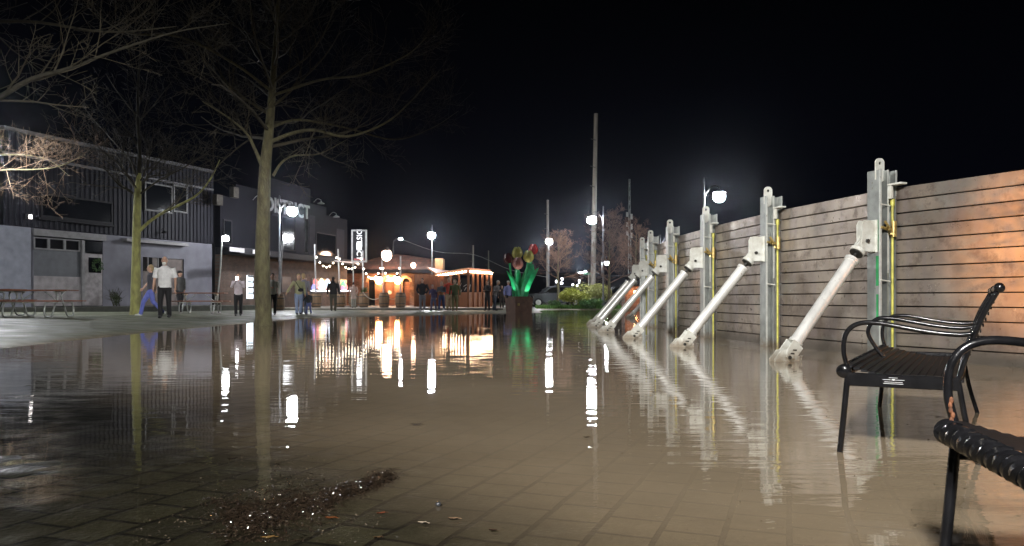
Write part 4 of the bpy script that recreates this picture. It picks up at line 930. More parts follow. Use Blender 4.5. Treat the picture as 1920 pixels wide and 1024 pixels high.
# patio
YP=50.0; pb=Vector(((818-HX)/F*YP,YP,.16)); PT=thing('covered_patio','cedar covered patio trimmed with a glowing row of bulbs','building',pb)
def lp(px,py,Y=YP): v=P(px,py,Y); return Vector((v.x-pb.x,v.y-pb.y,v.z-pb.z))
c0=lp(818,514,60); c1=lp(878,514,50); c2=lp(921,522,53.5); c0g=Vector((c0.x,c0.y,0)); c1g=Vector((c1.x,c1.y,0)); c2g=Vector((c2.x,c2.y,0))
def wallseg(a,b,h0,h1,th,name,m):
    d=(b-a); L_=d.length; Mx=Matrix.Translation(a)@Matrix.Rotation(math.atan2(d.y,d.x),4,'Z'); mb=MB(); mb.box(.06,L_-.06,0,th,h0,h1,Mx); return mb.build(name,m,PT)
wallseg(c0g,c1g,-.1,.95,.08,'low_wall',M_['wood2']); wallseg(c1g,c2g,-.1,.95,.08,'low_wall',M_['wood2'])
for a,b,n in ((c0g,c1g,4),(c1g,c2g,5)):
    for k in range(n+1):
        if k==0 and a is c1g: continue
        p=a.lerp(b,k/n); mb=MB(); mb.box(-.07,.07,-.08,.08,-.1,2.12); o=mb.build('post',M_['wood2'],PT); o.location=p
wallseg(c0g,c1g,2.13,2.34,.12,'beam',M_['wood']); wallseg(c1g,c2g,2.13,2.34,.12,'beam',M_['wood'])
mb=MB(); rf=[c0g+Vector((0,0,2.35)),c1g+Vector((0,0,2.35)),c2g+Vector((0,0,2.35)),c2g+Vector((-2,9,2.35)),c0g+Vector((-1,3,2.9))]; mb.add([tuple(p) for p in rf]+[tuple(p+Vector((0,0,.12))) for p in rf],[(0,1,2,3,4),(9,8,7,6,5)]+[(i,(i+1)%5,(i+1)%5+5,i+5) for i in range(5)]); mb.build('roof',M_['wood'],PT,smooth=0)
wallseg(c1g+Vector((-4,5,0)),c2g+Vector((-2.5,5,0)),-.1,2.2,.1,'back_wall',M_['wood2'])
bme=MB(); bme.ell((0,0,0),.05,8,6); bme=bme.mesh('bulb',M_['rowbulb'],180)
for a,b,n in ((c0g,c1g,12),(c1g,c2g,14)):
    d=(b-a).normalized(); nrm=Vector((d.y,-d.x,0))
    for k in range(n): o=link('bulb',bme,PT); o.location=a.lerp(b,(k+.5)/n)+nrm*.10+Vector((0,0,2.24))
# signboard with shapes in patio window
t=thing('patio_poster','dark chalk drawn board hanging in the patio opening','sign',P(868,541,55)); mb=MB(); mb.box(-.75,.75,0,.03,-.75,.7); mb.build('board',M_['black'],t)
mb=MB(); rr=random.Random(8)
for k in range(14): a=rr.uniform(-.6,.5); z=rr.uniform(-.6,.4); mb.tube([(a,-.01,z),(a+rr.uniform(.02,.25),-.01,z+rr.uniform(.05,.4))],.016,4)
mb.build('chalk_strokes',M_['whitepaint'],t)

# ---------------------------------------------------------------- barrels, poles, string lights
def make_barrel():
    t=thing('oak_barrel','','barrel'); mb=MB(); mb.lathe([(.25,0),(.30,.2),(.325,.45),(.30,.7),(.25,.9),(.22,.9),(.22,.86)],18); mb.build('staves',M_['barrel'],t)
    mb=MB()
    for z,r in ((.06,.268),(.24,.315),(.66,.315),(.84,.268)): mb.lathe([(r,z-.02),(r+.004,z-.02),(r+.004,z+.02),(r,z+.02)],18)
    mb.build('hoops',M_['darksteel'],t); return t
bar0=make_barrel(); poles=[]
spec=[(523,44,530,450,'barrel beside the man in the pale shirt'),(593,48,590,458,'barrel below the glowing window display'),(638,49,634,467,'barrel right of the dark coat figure'),(663,52,662,497,'barrel hidden behind the pink coat'),(682,49,680,470,'barrel with a plant under the vertical sign'),(720,48,716,487,'pale barrel left of the restaurant door'),(751,48,751,480,'large pale barrel right of the restaurant door')]
pm=mat('galvanised_light_pole',(.42,.42,.43),.45,.4)
for i,(px,Y,tx,ty,l) in enumerate(spec):
    b=onground(px,Y); b.z=max(b.z,.16 if Y>45.5 and px>560 else b.z)
    o=bar0 if i==0 else dup(bar0); o.location=b; tag(o,'wooden '+l,'barrel','barrels holding the string light poles')
    top=P(tx,ty,Y); mb=MB(); mb.tube([Vector((0,0,.1)),top-b],.045,8); o=mb.build('string_light_pole',pm); o.location=b; tag(o,'thin grey string light pole standing in the '+l.replace('barrel ','barrel ',1),'pole','string light poles'); poles.append(top)
bulb=MB(); bulb.ell((0,0,-.06),.045,8,6); bulbm=bulb.mesh('bulb',M_['bulb'],180)
for i,(a,b,n) in enumerate([(poles[1],poles[2],7),(poles[2],poles[4],8),(poles[4],poles[5],8),(poles[5],poles[6],8)]):
    a=Vector(a); b=Vector(b); a.z=b.z=min(a.z,b.z)-.25; t=thing('string_lights',['string of bulbs over the glowing display','string of bulbs left of the vertical sign','string of bulbs between vertical sign and lantern','string of bulbs over the arched restaurant door'][i],'string lights',a,0,'string lights before the bars')
    pts=[]
    for k in range(13): f=k/12; pts.append((b-a)*f-Vector((0,0,1.0*4*f*(1-f)*.8)))
    mb=MB(); mb.tube(pts,.012,4); mb.build('cable',M_['black'],t)
    for k in range(n): f=(k+.5)/n; o=link('bulb',bulbm,t); o.location=(b-a)*f-Vector((0,0,3.2*f*(1-f)+.02))
# rope barrier
for i,(px0,px1) in enumerate(((682,720),(722,750))):
    a=onground(px0,48)+Vector((0,0,.95)); b=onground(px1,48)+Vector((0,0,.95)); mb=MB(); mb.tube([a.lerp(b,k/10)-Vector((0,0,.35*4*(k/10)*(1-k/10))) for k in range(11)],.025,6)
    tag(mb.build('rope_barrier',M_['rope']),['pale rope slung between the plant barrel and the pale barrel','pale rope slung between the two pale barrels by the door'][i],'rope')
shrub('barrel_plant','small green plant growing out of a barrel under the vertical sign',onground(682,49)+Vector((0,0,.9)),(.35,.3,.4),260,(.10,.16,.05),8,lobes=3)

# ---------------------------------------------------------------- tulip planter
pl=foot(973,586.5); pl.y=38.2; pl.x=(973-HX)/F*38.2; pl.z=-.06
k=38.2/F
t=thing('planter_box','square rusty brown planter box holding the tulip sculpture at the water edge','planter',pl,R(30)); mb=MB(); h=.83; s0,s1=.44,.50
mb.add([(-s0,-s0,0),(s0,-s0,0),(s0,s0,0),(-s0,s0,0),(-s1,-s1,h),(s1,-s1,h),(s1,s1,h),(-s1,s1,h)],[(0,1,2,3),(4,7,6,5),(0,4,5,1),(1,5,6,2),(2,6,7,3),(3,7,4,0)]); mb.build('box',mat('weathering_steel',(.16,.085,.055),.6,.2,.35,4),t)
mb=MB(); 
for a,b2 in (((-s1-.02,-s1-.02),(s1+.02,-s1+.03)),((-s1-.02,s1-.03),(s1+.02,s1+.02)),((-s1-.02,-s1+.031),(-s1+.03,s1-.031)),((s1-.03,-s1+.031),(s1+.02,s1-.031))): mb.box(a[0],b2[0],a[1],b2[1],h-.02,h+.03)
mb.build('rim',mat('rim_steel',(.14,.08,.05),.5,.3),t)
mb=MB(); mb.box(-.36,-.24,-.492,-.478,.42,.54,bev=.004); mb.build('badge',M_['brass'],t)
TS=thing('tulip_sculpture','tall painted metal tulips with green leaves, yellow, pink and red blooms','sculpture',Vector((pl.x,pl.y,pl.z+.80)))
def tl(px,py,dy=0): v=P(px,py,38.2)-Vector((pl.x,pl.y,pl.z+.80)); return Vector((v.x,dy,v.z))
def bloom(px,py,s,m,dy=0,tilt=0):
    c=tl(px,py,dy); mb=MB(); Mx=Matrix.Translation(c)@Matrix.Rotation(tilt,4,'Y')
    mb.lathe([(.05,-s*1.15),(s*.62,-s*.9),(s*.92,-s*.3),(s*.88,s*.3),(s*.6,s*.85),(s*.3,s*1.1),(.02,s*1.12)],14,Mx)
    for q in range(6):
        a=q*math.pi/3; pp=[Mx@Vector((math.cos(a)*r_,math.sin(a)*r_,z_)) for r_,z_ in ((s*.5,-s*.95),(s*.93,-s*.3),(s*.9,s*.35),(s*.45,s*1.2))]; mb.tube(catmull(pp,4),[.03]*13,5)
    mb.build('bloom',m,TS)
ym=mat('yellow_enamel',(.62,.55,.10),.3,.1,.3,5,coat=.4); rm=mat('red_enamel',(.65,.02,.02),.22,.1,.3,5,coat=.6); km=mat('pink_enamel',(.50,.19,.15),.35,.1,.3,8,coat=.3)
bloom(970,475,.24,ym); bloom(991,482,.24,ym,-.1); bloom(971,495,.24,km,-.25); bloom(1000,468,.21,rm,.1); bloom(953,485,.22,mat('dark_red_enamel',(.10,.01,.015),.25,.1,coat=.5),.15,-.3)
for (px,py,bx,dy) in ((970,480,969,0),(990,487,980,-.1),(971,505,966,-.2),(999,474,983,.1),(955,490,963,.1)):
    mb=MB(); mb.tube(catmull([tl(bx,563,dy),tl((px*.4+bx*.6),530,dy),tl(px,py,dy)],5),.045,8); mb.build('stem',M_['green'],TS)
for k_,(dx_,aim_) in enumerate(((-.55,(.1,0,1.6)),(.62,(-.1,0,1.6)))):
    sl_=thing('garden_spotlight',['small spotlight on the left rim of the planter aimed up the tulips','small spotlight on the right rim of the planter aimed up the tulips'][k_],'spotlight',Vector((pl.x+dx_,pl.y-.62,pl.z+.86)),0,'planter spotlights'); mb=MB(); dv=(Vector(aim_)-Vector((dx_,-.62,.06))).normalized()  # spotlights added to brighten the tulips
    mb.tube([dv*-.07,dv*.05],[.035,.05],10); mb.tube([(0,0,-.06),(0,0,0),(0,.14,-.055)],.012,6); mb.build('housing',M_['black'],sl_)
    ld=bpy.data.lights.new('spot_beam','SPOT'); ld.energy=30; ld.spot_size=R(75); ld.spot_blend=.7; ld.shadow_soft_size=.04; ld.color=(.95,1,.95); lo=bpy.data.objects.new('spot_beam',ld); C.objects.link(lo); lo.parent=sl_; lo.location=dv*.06; lo.rotation_euler=(-dv).to_track_quat('Z','Y').to_euler()
def leaf(pts,w,dy):
    c=catmull([tl(a,b,dy+i*.02) for i,(a,b) in enumerate(pts)],5); n=len(c); mb=MB(); vs=[];fs=[]
    for i,p in enumerate(c):
        f=i/(n-1); ww=w*math.sin(math.pi*min(1,.14+f*.86))**.8+.004; tn=(c[min(i+1,n-1)]-c[max(i-1,0)]).normalized(); sd=Vector((tn.z,0,-tn.x))
        vs+=[p-sd*ww,p+Vector((0,-.10*ww/w,0)),p+sd*ww,p+Vector((0,.03-.10*ww/w,0))]
    for i in range(n-1):
        a=i*4; fs+=[(a,a+1,a+5,a+4),(a+1,a+2,a+6,a+5),(a+2,a+3,a+7,a+6),(a+3,a,a+4,a+7)]
    mb.add(vs,fs+[(0,1,2,3),tuple(range(4*n-1,4*n-5,-1))]); mb.build('leaf',M_['green'],TS,smooth=50)
leaf([(972,563),(968,545),(961,525),(950,508)],.13,-.25); leaf([(974,563),(972,530),(970,510),(968,500)],.15,-.1); leaf([(980,563),(985,540),(995,515),(999,495)],.2,-.3); leaf([(984,563),(990,535),(1000,515),(1010,502)],.14,-.1); leaf([(982,560),(983,530),(988,510),(996,485)],.15,.1)

# ---------------------------------------------------------------- planting bed
gm=M_['lawn']
def patchy(name,label,x0,x1,y0,y1,n,h,seed,m,z=.05):
    rr=random.Random(seed); mb=MB()
    for k in range(n):
        x=rr.uniform(x0,x1); y=rr.uniform(y0,y1); a=rr.uniform(0,6.28); hh=h*rr.uniform(.5,1.3); dx,dy=math.cos(a)*.02,math.sin(a)*.02; tx,ty=rr.uniform(-.1,.1),rr.uniform(-.1,.1)
        mb.add([(x-dx,y-dy,z),(x+dx,y+dy,z),(x+tx,y+ty,z+hh)],[(0,1,2)])
    o=mb.build(name,m,smooth=0,fix=False); o['kind']='stuff'; o['label']=label; return o
patchy('grass','wet green grass on the bed behind the water',1.6,9.5,51.5,54.6,9000,.22,3,M_['lawn'])
shrub('garden_shrub','glowing yellow green leafy shrub at the water edge right of the little tree',(3.95,51.9,.05),(1.15,.7,1.15),5200,(.50,.55,.08),31,.08)
shrub('garden_shrub','broad yellowish arching shrub below the green street sign',(5.6,53.0,.05),(1.5,.9,1.45),5200,(.36,.38,.10),32,.08)
shrub('garden_shrub','low dark green shrub at the foot of the yellow shrubs',(5.3,51.6,.05),(.9,.5,.6),2500,(.08,.22,.04),33,.07)
shrub('garden_shrub','low green clump at the foot of the little tree',(3.0,53.2,.05),(.6,.5,.45),1500,(.07,.18,.03),34,.07)
shrub('garden_shrub','spiky brownish shrub beside the lamp pole',(6.9,52.6,.05),(.7,.5,.8),1400,(.16,.12,.06),35,.09)

# cars
def car(label,loc,rz,col,seed):
    t=thing('parked_car',label,'car',loc,rz,'cars parked beyond the planting bed')
    paint=mat('car_paint',col,.25,.5,.1,2,coat=.6)
    body=[(-2.3,.35),(-2.32,.75),(-2.2,.95),(-1.15,1.05),(-.55,1.55),(-.3,1.62),(1.5,1.62),(1.75,1.55),(2.15,1.05),(2.3,.95),(2.3,.4),(2.0,.3),(-2.1,.3)]
    lo=[(-2.3,.35),(-2.32,.75),(-2.2,.95),(-1.15,1.05),(2.2,1.05),(2.3,.95),(2.3,.4),(2.0,.3),(-2.1,.3)]
    mb=MB(); mb.prism(lo,-.88,.88); o=mb.build('body',paint,t,smooth=30); bv=o.modifiers.new('b','BEVEL'); bv.width=.06; bv.segments=3
    cab=[(-1.15,1.05),(-.55,1.52),(-.3,1.60),(1.5,1.60),(1.75,1.52),(2.12,1.05)]
    mb=MB(); mb.prism(cab,-.74,.74); o=mb.build('cabin',paint,t,smooth=30); bv=o.modifiers.new('b','BEVEL'); bv.width=.06; bv.segments=3
    for sd in (-1,1):
        for (a,b2,c,d) in ((-.95,.05,-.45,.05),(.12,.95,.12,.95),(1.02,1.9,1.02,1.6)):
            mb=MB(); y=sd*.742; mb.prism([(a,1.08),(b2,1.08),(d,1.5),(c,1.5)],y-.005,y+.005); mb.build('side_window',M_['glassdark'],t)
        for x in (-1.45,1.4):
            mb=MB(); Mx=Matrix.Translation((x,sd*.82,.34))@Matrix.Rotation(R(90),4,'X'); mb.lathe([(.2,-.11),(.33,-.11),(.35,-.06),(.35,.06),(.33,.11),(.2,.11)],20,Mx); w_=mb.build('wheel',M_['black'],t)
            mb=MB(); mb.lathe([(.02,-.125),(.2,-.118),(.21,.118),(.02,.125)],12,Mx); mb.build('rim',M_['galvwhite'],w_)
        mb=MB(); mb.ell((-2.24,sd*.62,.78),(.08,.2,.1),10,6); mb.build('headlight',M_['whitepaint'],t)
        mb=MB(); mb.ell((2.25,sd*.66,.9),(.07,.14,.14),10,6); mb.build('tail_light',mat('tail_red',(.4,.02,.02),.3),t)
        mb=MB(); mb.ell((-.75,sd*.98,1.08),(.08,.1,.07),8,6); mb.build('wing_mirror',paint,t)
    mb=MB(); mb.box(-2.35,-2.325,-.5,.5,.5,.75,bev=.005); mb.build('grille',M_['black'],t)
    return t
car('silver estate car parked right of the tulip planter',(3.3,61.5,.068),R(8),(.10,.11,.12),1)
car('dark car parked behind the street lamp pole and shrubs',(9.4,61.0,.068),R(180),(.02,.025,.03),2)
# street name sign
b=onground(1104,60); t=thing('street_name_sign','small green street name sign on a thin post above the shrubs','sign',b); mb=MB(); mb.tube([(0,0,0),(0,0,2.55)],.03,8); mb.build('post',M_['galvwhite'],t); mb=MB(); mb.box(-.42,.3,-.02,.02,2.42,2.62,bev=.005); mb.build('blade',mat('sign_green',(.02,.22,.12),.4),t)
# low sheds with white panels at far right
t=thing('storage_shed','low dark shed with three white door panels behind the reddish trees','building',P(1160,0,72).xy.to_3d()+Vector((0,0,.06))); mb=MB(); mb.box(-3,5,0,3,0,2.6); mb.build('wall',M_['grey'],t); mb=MB(); mb.box(-3.2,5.2,-.2,3.2,2.6,2.75); mb.build('roof',M_['black'],t)
for k in range(3): mb=MB(); mb.box(-1.05+.62*k,-.72+.62*k,-.06,-.003,.75,1.45); mb.build('door_panel',M_['whitepaint'],t)
t=thing('brick_shed','small orange lit brick block beyond the end of the flood wall','building',(7.4,46,.02)); mb=MB(); mb.box(-.9,1.4,0,1.5,0,1.4); mb.build('wall',M_['brick'],t,smooth=0); mb=MB(); mb.box(-1,1.5,-.1,1.6,1.4,1.5); mb.build('roof',M_['black'],t)
lantern('warm lamp on the small brick block beyond the wall',1192,548,45.6,.12,M_['warm'],None)
# dark low buildings on the skyline and far small lights
for i,(px,Y,w_,h_,l) in enumerate(((1000,130,16,4.5,'dark low building far behind the tulip sculpture'),(1300,120,40,3.5,'dark low building far behind the flood wall'))):
    t=thing('far_building',l,'building',P(px,0,Y).xy.to_3d()+Vector((0,0,.05))); mb=MB(); mb.box(-w_/2,w_/2,0,10,0,h_); mb.build('wall',M_['grey'],t); mb=MB(); mb.box(-w_/2-.3,w_/2+.3,-.3,10.3,h_,h_+.3); mb.build('roof',M_['black'],t)
    for k in range(4): mb=MB(); x=-w_/2+w_*(k+.5)/4; mb.box(x-.6,x+.6,-.05,-.005,1,2.2); mb.build('window',M_['glassdark'],t)
for i,(px,py) in enumerate(((1044,528),(1054,523),(1053,531),(1074,534),(1086,526),(1086,531),(1082,536),(1063,541))):
    b=P(px,py,100+i*3); gz=.05; t=thing('path_light',['leftmost far path light','top far path light of the left cluster','lower far path light of the left cluster','single far path light left of the shrubs','upper far path light above the shrubs','middle far path light above the shrubs','lower far path light above the shrubs','tiny far path light under the little tree'][i],'path light',(b.x,b.y,gz),0,'far lights beyond the planting bed')
    hh=b.z-gz; mb=MB(); mb.tube([(0,0,0),(0,0,hh)],.04,6); mb.build('pole',M_['darksteel'],t); mb=MB(); mb.ell((0,0,hh),.17 if i<3 else .12,8,6); mb.build('globe',emat('far_light_lit',WHITE,14),t)
# tall wall lamp post top right edge and thin mast
t=thing('lattice_mast','thin lattice mast with pale antennas behind the reddish trees','mast',P(1180,0,90).xy.to_3d()+Vector((0,0,.05))); mb=MB(); hm=(560-335)/F*90+.6
for k in range(3): a=k*2.094; mb.tube([(math.cos(a)*.25,math.sin(a)*.25,0),(math.cos(a)*.08,math.sin(a)*.08,hm)],.03,5)
z=0
while z<hm-1:
    f=1-z/hm*.7
    for k in range(3): a=k*2.094; b2=a+2.094; mb.tube([(math.cos(a)*.25*f,math.sin(a)*.25*f,z),(math.cos(b2)*.25*f,math.sin(b2)*.25*f,z+1)],.018,4)
    z+=1
mb.build('lattice',M_['galv'],t); 
for z in (hm*.55,hm*.62,hm*.7):
    mb=MB(); mb.box(-.35,-.15,-.08,.08,z,z+.5); mb.build('antenna',M_['galvwhite'],t); mb=MB(); mb.box(.15,.35,-.08,.08,z-.3,z+.3); mb.build('antenna',M_['galvwhite'],t)

# ---------------------------------------------------------------- picnic tables
def make_table():
    t=thing('picnic_table','','picnic table'); L2=.92
    for (n,y0,y1,z,nb) in (('tabletop',-.36,.36,.74,5),('bench_seat',-.82,-.56,.44,2),('bench_seat',.56,.82,.44,2)):
        mb=MB(); w_=(y1-y0)/nb
        for k in range(nb): mb.box(-L2,L2,y0+k*w_+.006,y0+(k+1)*w_-.006,z,z+.035,bev=.005)
        mb.build(n,M_['wood'],t)
    fm=M_['galv']
    for x in (-.55,.55):
        for s in (-1,1):
            mb=MB(); mb.tube(catmull([(x,s*.30,.73),(x,s*.10,.60),(x,s*.30,.25),(x,s*.42,.06),(x,s*.60,.02),(x,s*.78,.06),(x,s*.80,.25),(x,s*.70,.43)],5),.024,8); mb.build('leg_frame',fm,t)
        mb=MB(); mb.tube([(x,-.76,.41),(x,.76,.41)],.02,6); mb.tube([(x,-.3,.715),(x,.3,.715)],.02,6); mb.tube([(x,0,.42),(x*.25,0,.72)],.016,6); mb.build('cross_brace',fm,t)
    return t
tb=make_table(); g0=ground(-13.0,22.4)
tb.location=(-13.35,22.6,g0); tb.rotation_euler=(0,0,R(3)); tag(tb,'red topped picnic table at the left edge, longer in view','picnic table','picnic tables on the plaza')
for ch in tb.children:
    if ch.name.startswith(('tabletop','bench_seat')): pass
t2=dup(tb,(-11.6,29.8,ground(-11.6,29.8)),R(8),'picnic table with grey frame behind the man in the white shirt')
t3=dup(tb,(-15.0,22.9,ground(-15.0,22.9)),R(-2),'picnic table at the left edge, mostly cut off'); 

# ---------------------------------------------------------------- people
def remeshed(mb,voxel,mats,name,parent,smooth_it=3,label=None):
    me=mb.mesh(name,mats,0); o=bpy.data.objects.new('temporary_form',me); C.objects.link(o)
    r=o.modifiers.new('r','REMESH'); r.mode='VOXEL'; r.voxel_size=voxel; s=o.modifiers.new('s','SMOOTH'); s.factor=.5; s.iterations=smooth_it
    bpy.context.view_layer.update()
    m2=bpy.data.meshes.new_from_object(o.evaluated_get(bpy.context.evaluated_depsgraph_get())); bpy.data.objects.remove(o); bpy.data.meshes.remove(me)
    m2.materials.clear(); [m2.materials.append(m) for m in (mats if isinstance(mats,list) else [mats])]; m2.shade_smooth(); m2.name=name
    return link(name,m2,parent,label)
cloths={}
def cloth(col):
    if col not in cloths: cloths[col]=mat('cloth',col,.85,0,.2,7,.004,25)
    return cloths[col]
hairm={k:mat('hair_'+k,c,.7,0,.3,40) for k,c in dict(dark=(.03,.02,.015),grey=(.35,.34,.32), white=(.75,.74,.70),brown=(.10,.06,.03),blond=(.36,.26,.13)).items()}
eyem=mat('eye_dark',(.02,.015,.015),.3); shoem={}
def person(label,pos,h,face,top,trousers,hair='dark',shoe=(.03,.03,.03),stride=.12,arms=('down','down'),sleeve='long',lean=0,long_coat=False,hood=False,beard=False,hat=None,bald=False,wide=1.0,fine=False,skirt_bare=False,phone=False,bag=False,stripe=None,legspread=.09):
    t=thing('person',label,'person',pos,face,'people on the plaza')
    S=h/1.75; V=lambda x,y,z: Vector((x,y-lean*max(0,z-.9)/.6,z))*S          # faces -y
    st=stride
    hipL,hipR=V(-.09,0,.90),V(.09,0,.90); kL,kR=V(-legspread-.01,-st*.8,.49),V(legspread+.01,st*.25,.49); aL,aR=V(-legspread,-st*1.1,.075),V(legspread,st*1.35,.085+.05*(st>.1))
    shL,shR=V(-.185*wide,0,1.42),V(.185*wide,0,1.42)
    def arm(side,mode):
        s=-1 if side==0 else 1; sh=shL if side==0 else shR
        if mode=='down': return sh,V(s*.25*wide,.03,1.13),V(s*.265*wide,-.05,.87)
        if mode=='swing': return sh,V(s*.245*wide,-.10,1.15),V(s*.22*wide,-.26,.95)
        if mode=='back': return sh,V(s*.25*wide,.14,1.15),V(s*.26*wide,.16,.90)
        if mode=='front': return sh,V(s*.26*wide,-.03,1.14),V(s*.05,-.25,1.16)
        if mode=='pocket': return sh,V(s*.29*wide,.06,1.15),V(s*.19*wide,-.06,.94)
        if mode=='phone': return sh,V(s*.25*wide,-.12,1.20),V(s*.06,-.30,1.45)
        if mode=='out': return sh,V(s*.36*wide,-.02,1.18),V(s*.50*wide,-.04,.95)
    A=[arm(0,arms[0]),arm(1,arms[1])]
    mb=MB()   # body
    mb.loft([(0,V(0,0,z).y,z*S,rx*S*wide,ry*S) for z,rx,ry in ((.84,.13,.09),(.95,.14,.09),(1.1,.12,.085),(1.3,.15,.095),(1.42,.14,.08),(1.47,.06,.06))])
    hc=V(0,-.02,1.635)
    mb.tube([V(0,0,1.40),V(0,-.005,1.48),V(0,-.015,1.58)],[.065*S,.052*S,.055*S],12)
    mb.ell(hc,(.075*S,.095*S,.115*S),18,14); mb.ell(hc+Vector((0,-.035,-.06))*S,(.052*S,.055*S,.055*S),12,8)
    mb.ell(hc+Vector((0,-.098,-.015))*S,(.012*S,.020*S,.026*S),8,8)
    for s in (-1,1): mb.ell(hc+Vector((s*.077,.01,-.01))*S,(.010*S,.022*S,.032*S),8,6)
    for (sh,el,wr) in A:
        d=(wr-el).normalized(); mb.tube([sh,sh.lerp(el,.5),el,el.lerp(wr,.5),wr],[.052*S,.045*S,.038*S,.034*S,.025*S],10); mb.ell(wr+d*.045*S,(.030*S,.030*S,.042*S),10,8)
    for (hp,kn,an) in ((hipL,kL,aL),(hipR,kR,aR)): mb.tube([hp,hp.lerp(kn,.5),kn,kn.lerp(an,.4),an],[.085*S,.075*S,.052*S,.05*S,.035*S],12)
    body=remeshed(mb,.010 if fine else .014,[M_['skin'],eyem],'body',t,2)
    # fingers and eyes join the body mesh
    fb=MB()
    for si,(sh,el,wr) in enumerate(A):
        d=(wr-el).normalized(); s=-1 if si==0 else 1; side=Vector((0,1,0)) if abs(d.y)<.7 else Vector((0,0,1)); side=(side-d*side.dot(d)).normalized(); inn=Vector((-s,0,0)); inn=(inn-d*inn.dot(d)).normalized()
        for q,(o_,ln) in enumerate(((-.024,.060),(-.008,.070),(.008,.066),(.023,.052))):
            b0=wr+(d*.068+side*o_)*S; fb.tube([b0,b0+(d*ln*.5+inn*.008)*S,b0+(d*ln*.85+inn*.028)*S],[.0095*S,.0088*S,.007*S],6)
        b0=wr+(d*.03-side*.026)*S; fb.tube([b0,b0+(d*.025-side*.022+inn*.01)*S,b0+(d*.05-side*.028+inn*.022)*S],[.011*S,.010*S,.008*S],6)
    fb.cur=1
    for s in (-1,1): fb.ell(hc+Vector((s*.030,-.088,.012))*S,(.011*S,.008*S,.007*S),8,6)
    fb.ell(hc+Vector((0,-.083,-.065))*S,(.020*S,.010*S,.005*S),8,6)
    fm=fb.mesh('fingers',[M_['skin'],eyem],180); bm=bmesh.new(); bm.from_mesh(body.data); bm.from_mesh(fm); bm.to_mesh(body.data); bm.free(); bpy.data.meshes.remove(fm)
    # top
    mb=MB(); zb=.62 if long_coat else .86
    rings=[(zb,.20 if long_coat else .170,.135 if long_coat else .122),(.95,.165,.12),(1.10,.158,.118),(1.28,.182,.125),(1.40,.175,.11),(1.46,.09,.075),(1.49,.062,.062)]
    mb.loft([(0,V(0,0,z).y,z*S,rx*S*wide,ry*S) for z,rx,ry in rings])
    for (sh,el,wr) in A:
        if sleeve=='long': mb.tube([sh,sh.lerp(el,.5),el,el.lerp(wr,.55),wr],[.080*S,.068*S,.056*S,.052*S,.042*S],12)
        else: mb.tube([sh,sh.lerp(el,.5),el.lerp(sh,.05)],[.080*S,.074*S,.072*S],12)
    if hood: mb.ell(V(0,.075,1.50),(.10*S,.07*S,.07*S),12,8)
    tp=remeshed(mb,.014,cloth(top),'jacket' if sleeve=='long' else 'shirt',t,3)
    # trousers
    mb=MB(); mb.loft([(0,V(0,0,z).y,z*S,rx*S*wide,ry*S) for z,rx,ry in ((.78,.155,.115),(.86,.168,.118),(.93,.155,.112))])
    for (hp,kn,an) in ((hipL,kL,aL),(hipR,kR,aR)): mb.tube([hp,hp.lerp(kn,.5),kn,kn.lerp(an,.5),an+Vector((0,0,-.02*S))],[.095*S,.092*S,.074*S,.066*S,.062*S],12)
    remeshed(mb,.014,cloth(trousers),'trousers',t,3)
    if shoe not in shoem: shoem[shoe]=mat('shoe',shoe,.5)
    for an in (aL,aR):
        mb=MB(); c=Vector((an.x,an.y,an.z)); mb.ell(c+Vector((0,-.06,-.035))*S,(.045*S,.135*S,.042*S),12,8); mb.ell(c+Vector((0,0,.0))*S,(.048*S,.06*S,.055*S),10,8); remeshed(mb,.012,shoem[shoe],'shoe',t,1)
    if not bald:
        mb=MB(); hs=.015 if hair!='long' else .02; mb.ell(hc+Vector((0,.018,.025))*S,(.083*S,.095*S,.108*S),16,10)
        mb.ell(hc+Vector((0,.05,-.05))*S,(.07*S,.06*S,.07*S),12,8); ob=remeshed(mb,.012,hairm[hair],'hair',t,1)
    if beard:
        mb=MB(); mb.ell(hc+Vector((0,-.055,-.085))*S,(.055*S,.045*S,.058*S),12,8); mb.ell(hc+Vector((0,.035,.0))*S,(.084*S,.075*S,.085*S),12,8); remeshed(mb,.010,hairm['white'],'beard',t,1)
    if hat:
        mb=MB(); mb.ell(hc+Vector((0,.01,.055))*S,(.092*S,.105*S,.075*S),14,8); mb.ell(hc+Vector((0,-.11,.045))*S,(.065*S,.07*S,.010*S),12,6); mb.build('cap',cloth(hat),t,smooth=60)
    if phone:
        mb=MB(); c=V(0,-.35,1.52); mb.box(-.04*S,.04*S,c.y,c.y+.008,c.z-.07*S,c.z+.07*S,bev=.003); mb.ell((.02*S,c.y-.01,c.z+.045*S),.007,8,6)
        ph=mb.build('phone',M_['black']); ph.location=pos; ph.rotation_euler=(0,0,face); tag(ph,'dark phone held up by the person in the pale jacket','phone')
        mb=MB(); mb.ell((0.0,c.y-.022,c.z+.03*S),(.05,.012,.05),10,8); mb.build('phone_light',emat('phone_torch_lit',WHITE,55),ph)
    if bag:
        mb=MB(); mb.ell(V(.06,-.15,1.06),(.12*S,.055*S,.075*S),12,8); mb.tube([V(-.15,-.09,1.44),V(-.05,-.14,1.25),V(.05,-.15,1.10)],.015*S,6); o=mb.build('crossbody_bag',M_['black']); o.location=pos; o.rotation_euler=(0,0,face); tag(o,'black crossbody bag worn by the person in the yellow grey top','bag')
    if stripe:
        mb=MB(); mb.loft([(0,V(0,0,z).y,z*S,rx*S,ry*S) for z,rx,ry in ((.97,.170,.126),(1.14,.166,.126))]); mb.build('sweater_band',cloth(stripe),t)
    return t
def pp(px,py): return foot(px,py)
def hpx(py_head,py_foot,px): b=foot(px,py_foot); return (py_foot-py_head)/F*b.y
def add(label,px,py,top_y,face,**k):
    b=foot(px,py); h=(py-top_y)/F*b.y; return person(label,b,h,R(face),**k)
